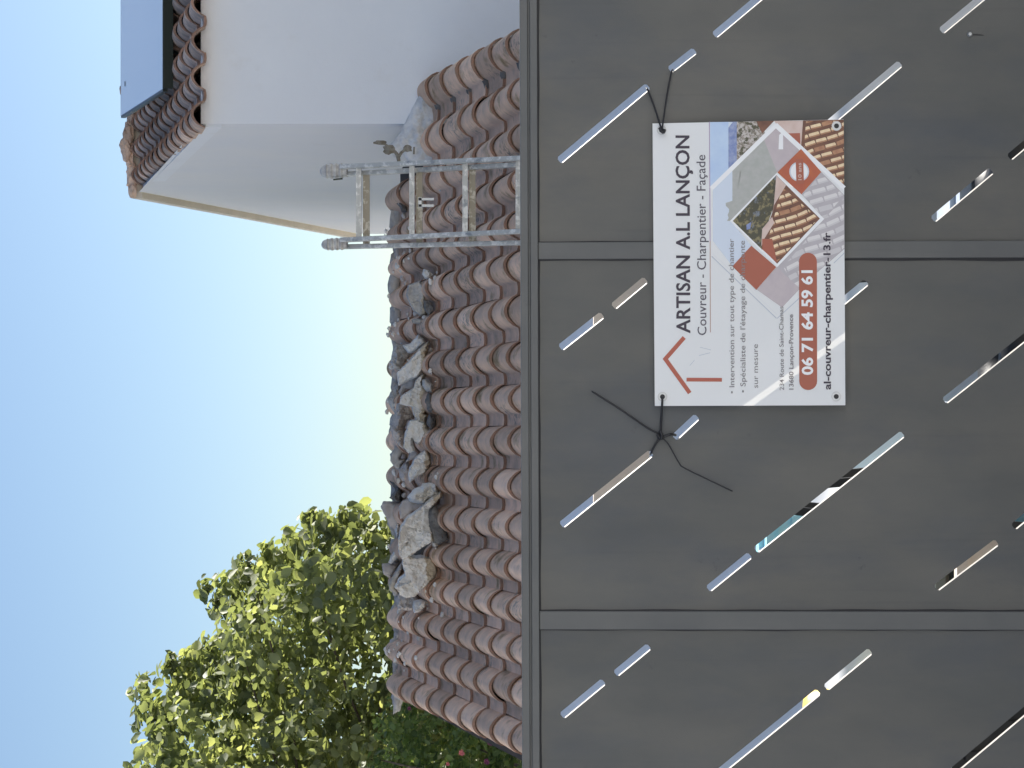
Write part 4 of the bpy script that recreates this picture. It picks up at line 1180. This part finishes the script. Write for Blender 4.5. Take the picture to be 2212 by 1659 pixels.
M_leaf2 = leaf_mat('small_shrub_leaf', (0.045, 0.080, 0.032), (0.130, 0.190, 0.065), (0.28, 0.32, 0.10))
bx = -3.4
bush = thing('flowering_shrub', 'green flowering shrub with pink blossoms beside the left edge of the tiled roof', 'shrub', (bx, 16.6, 0))
bc = []; bs_ = []
bpoly = [(850, 1500), (880, 1490), (930, 1500), (1000, 1540), (1060, 1570), (1150, 1600), (1500, 1640), (1650, 1800), (1600, 2300), (1300, 2450), (1000, 2200), (850, 1900), (810, 1700), (820, 1560)]
while len(bc) < 420:
    X = tr_.uniform(800, 1650); Y = tr_.uniform(1480, 2450)
    if not inside((X, Y), bpoly): continue
    if Y > 1720 and tr_.random() < .45: continue
    p = P(X, Y, 17.0); p.y = 17.0 + tr_.uniform(-.2, 1.6)
    bc.append(p); bs_.append(tr_.uniform(.09, .17))
leaves('foliage', [tuple(c_) for c_ in bc], bs_, 30, .052, M_leaf2, bush, 9)
st_ = MB()
for j in range(14):
    c_ = bc[tr_.randrange(len(bc))]
    st_.tube([(bx + tr_.uniform(-.3, .3), 17 + tr_.uniform(-.3, .3), 0), Vector(c_).lerp(Vector((bx, 17, .6)), .4), c_], [.03, .02, .006], 6)
st_.build('stem', M_trunk, bush, True)
M_pink = mat('pink_petal', (0.62, 0.16, 0.17), .6, (0.70, 0.28, 0.26), 60); M_mag = mat('magenta_petal', (0.20, 0.05, 0.12), .6, (0.28, 0.08, 0.14), 60)
for (X, Y, mm, rr) in ((998, 1626, M_pink, .030), (968, 1650, M_pink, .02), (1060, 1604, M_mag, .03), (1052, 1645, M_mag, .03), (885, 1530, M_mag, .02)):
    fm = MB(); c_ = P(X, Y, 16.75)
    for a in range(9):
        an = a * 2.4; tilt = .3 + (a % 3) * .35
        dv = Vector((math.cos(an) * math.cos(tilt), -math.sin(tilt) * .6, math.sin(an) * math.cos(tilt)))
        sdv = dv.cross(Vector((0, 1, 0))).normalized() * rr * .4
        fm.add([c_, c_ + dv * rr * .6 + sdv, c_ + dv * rr + Vector((0, -.01, 0)), c_ + dv * rr * .6 - sdv], [(0, 1, 2, 3)])
    fm.build('blossom', mm, bush)

# ------------------------------------------------------------------ things glimpsed through the slots
def crate(name, label, cat, c, sx, sy, sz, m, m2=None):
    t_ = thing(name, label, cat, (c[0], c[1], 0))
    b = MB(); x, y, z = c
    wl = .012
    b.box((x - sx/2, y - sy/2, z), (x + sx/2, y + sy/2, z + wl))
    for (lo, hi) in (((x - sx/2, y - sy/2, z), (x + sx/2, y - sy/2 + wl, z + sz)), ((x - sx/2, y + sy/2 - wl, z), (x + sx/2, y + sy/2, z + sz)),
                     ((x - sx/2, y - sy/2 + wl, z), (x - sx/2 + wl, y + sy/2 - wl, z + sz)), ((x + sx/2 - wl, y - sy/2 + wl, z), (x + sx/2, y + sy/2 - wl, z + sz))):
        b.box(lo, hi)
    for k in range(5):
        xx = x - sx/2 + sx * (k + .5) / 5
        b.box((xx - .012, y - sy/2 - .012, z + .03), (xx + .012, y - sy/2 - .0005, z + sz - .04))
    b.build('body', m, t_)
    l = MB()
    l.box((x - sx/2 - .02, y - sy/2 - .02, z + sz + .001), (x + sx/2 + .02, y + sy/2 + .02, z + sz + .035))
    l.box((x - sx/2 + .05, y - sy/2 + .05, z + sz + .035), (x + sx/2 - .05, y + sy/2 - .05, z + sz + .05))
    l.build('lid', m2 or m, t_)
    return t_
def at(X, Y, d): return P(X, Y, d)
tp = MB(); nx_, ny_ = 60, 34  # white sheet added and sloped into the sun to brighten the slots
vs = []
for j in range(ny_ + 1):
    tt = j / ny_
    for i in range(nx_ + 1):
        x = -2.6 + 5.2 * i / nx_
        if tt < .7:
            k_ = tt / .7; y = 9.6 - 2.6 * k_; z = 1.50 - .92 * k_ ** 1.1
        else:
            k_ = (tt - .7) / .3; y = 7.0 - .10 * k_; z = .58 * (1 - k_) + .01
        n1 = noise.noise(Vector((x * 1.6, y * 1.3, 3))) * .07 + noise.noise(Vector((x * 5, y * 3, 8))) * .025
        vs.append((x + n1 * .3, y + (n1 * .6 if tt > .7 else 0), max(z + (n1 if tt < .7 else 0), .005)))
tp.add(vs, [(j*(nx_+1)+i, (j+1)*(nx_+1)+i, (j+1)*(nx_+1)+i+1, j*(nx_+1)+i+1) for j in range(ny_) for i in range(nx_)])
o = tp.build('tarpaulin', mat('white_tarpaulin', (.80, .80, .79), .6, (.72, .72, .71), 3), None, True, base=(0, 7, 0))
tag(o, 'white tarpaulin added behind the fence, sloped to catch sun and brighten the slots', 'tarpaulin')
pk = thing('plank', 'beige timber plank lying across two trestles in the yard behind the fence', 'plank', (0, 5.9, 1.28))
b = MB()
za, zb_ = EYE - (1402 - 1106) * 5.9 / F, EYE - (1282 - 1106) * 5.9 / F
b.box((-.42, 5.88, za), (.33, 5.93, zb_)); b.box((-.42, 5.931, za + .02), (.33, 5.97, za + .055))
b.build('board', M_beige, pk)
for sx in (-.30, .24):
    ts = thing('trestle', 'dark steel trestle under the %s end of the beige plank' % ('left' if sx < 0 else 'right'), 'trestle', (sx, 5.9, 0), 'trestles under the plank')
    b = MB(); b.box((sx - .03, 5.72, za - .045), (sx + .03, 6.10, za - .001)); b.build('top_bar', M_dark, ts)
    for dy_ in (-.16, .16):
        for dx_ in (-.12, .12):
            b = MB(); b.beam((sx, 5.91 + dy_, za - .046), (sx + dx_, 5.91 + dy_ * 1.6, 0.0), .022, .022); b.build('leg', M_dark, ts)
p = at(1700, 1160, 6.5)
crate('storage_box', 'narrow pale blue plastic bin standing in the yard behind the fence', 'box', (p.x, 6.5, 0), .15, .24, .875, M_blue)
p = at(1770, 1556, 6.4)
crate('storage_box', 'black storage box with a grey lid under the yellow bucket', 'box', (p.x + .10, 6.42, 0), .44, .36, .40, M_dark, M_grey)
bz = .451
bk = thing('bucket', 'yellow bucket turned upside down on the black storage box', 'bucket', (p.x, 6.4, bz))
b = MB(); n = 20
ztop = EYE - (1742 - 1106) * 6.4 / F
vs = [(p.x + .115 * math.cos(t_), 6.4 + .115 * math.sin(t_), bz + .001) for t_ in [2*math.pi*i/n for i in range(n)]] + [(p.x + .088 * math.cos(t_), 6.4 + .088 * math.sin(t_), ztop) for t_ in [2*math.pi*i/n for i in range(n)]]
b.add(vs, [(i, (i+1) % n, n + (i+1) % n, n + i) for i in range(n)] + [tuple(range(n, 2*n))])
b.tube([(p.x + .118 * math.cos(t_), 6.4 + .118 * math.sin(t_), bz + .02) for t_ in [2*math.pi*i/n for i in range(n + 1)]], .010, 6)
b.build('body', M_yel, bk, True)
b = MB(); b.tube([(p.x - .105, 6.36, bz + .15), (p.x - .07, 6.25, bz + .06), (p.x + .07, 6.25, bz + .06), (p.x + .105, 6.36, bz + .15)], .004, 6); b.build('handle', M_galv, bk)
def tyre(x, y, z, label):
    b = MB(); n = 28; k = 10; vs = []; fs = []
    for i in range(n):
        a = 2*math.pi*i/n
        for j in range(k):
            c = 2*math.pi*j/k; rr = .15 + .06 * math.cos(c) * (1 + .06 * (i % 2) * (math.cos(c) > .5))
            vs.append((x + rr * math.cos(a), y + rr * math.sin(a), z + .075 + .075 * math.sin(c)))
    for i in range(n):
        for j in range(k):
            fs.append((i*k+j, ((i+1) % n)*k+j, ((i+1) % n)*k+(j+1) % k, i*k+(j+1) % k))
    b.add(vs, fs); o = b.build('tyre', M_dark, None, True, base=(x, y, z)); return tag(o, label, 'tyre', 'old tyres lying in the yard')
q = at(2140, 300, 6.3); tyre(q.x, 6.3, 0, 'bottom black tyre of the stack beside the light grey box nearest the house'); tyre(q.x + .01, 6.31, .152, 'top black tyre of the stack beside the light grey box nearest the house')
q = at(2160, 735, 6.2); tyre(q.x, 6.2, 0, 'bottom black tyre of the stack in the middle of the yard'); tyre(q.x - .01, 6.21, .152, 'top black tyre of the stack in the middle of the yard')
q = at(2180, 1085, 6.2); tyre(q.x, 6.2, 0, 'old black tyre lying beside the beige planter')
q = at(2090, 1225, 6.3); x0 = q.x
pl = thing('planter', 'beige rectangular planter filled with soil in the yard', 'planter', (x0, 6.3, 0))
b = MB()
b.add([(x0 - .10, 6.2, 0), (x0 + .10, 6.2, 0), (x0 + .10, 6.45, 0), (x0 - .10, 6.45, 0), (x0 - .13, 6.17, .37), (x0 + .13, 6.17, .37), (x0 + .13, 6.48, .37), (x0 - .13, 6.48, .37)],
      [(0, 3, 2, 1), (0, 1, 5, 4), (1, 2, 6, 5), (2, 3, 7, 6), (3, 0, 4, 7)])
b.box((x0 - .15, 6.15, .37), (x0 + .15, 6.19, .40)); b.box((x0 - .15, 6.46, .37), (x0 + .15, 6.50, .40)); b.box((x0 - .15, 6.19, .37), (x0 - .11, 6.46, .40)); b.box((x0 + .11, 6.19, .37), (x0 + .15, 6.46, .40))
b.build('pot', M_beige, pl)
b = MB(); b.box((x0 - .11, 6.19, .3), (x0 + .11, 6.46, .36)); b.build('soil', M_soil, pl)
q = at(1900, 990, 6.6)
crate('storage_box', 'light grey plastic storage box in front of the tarpaulin, right of the pale blue bin', 'box', (q.x, 6.6, 0), .34, .3, .40, M_grey, M_grey)
q = at(2000, 420, 6.6)
crate('storage_box', 'light grey plastic storage box nearest the house in front of the tarpaulin', 'box', (q.x, 6.6, 0), .30, .3, .30, M_grey, M_grey)
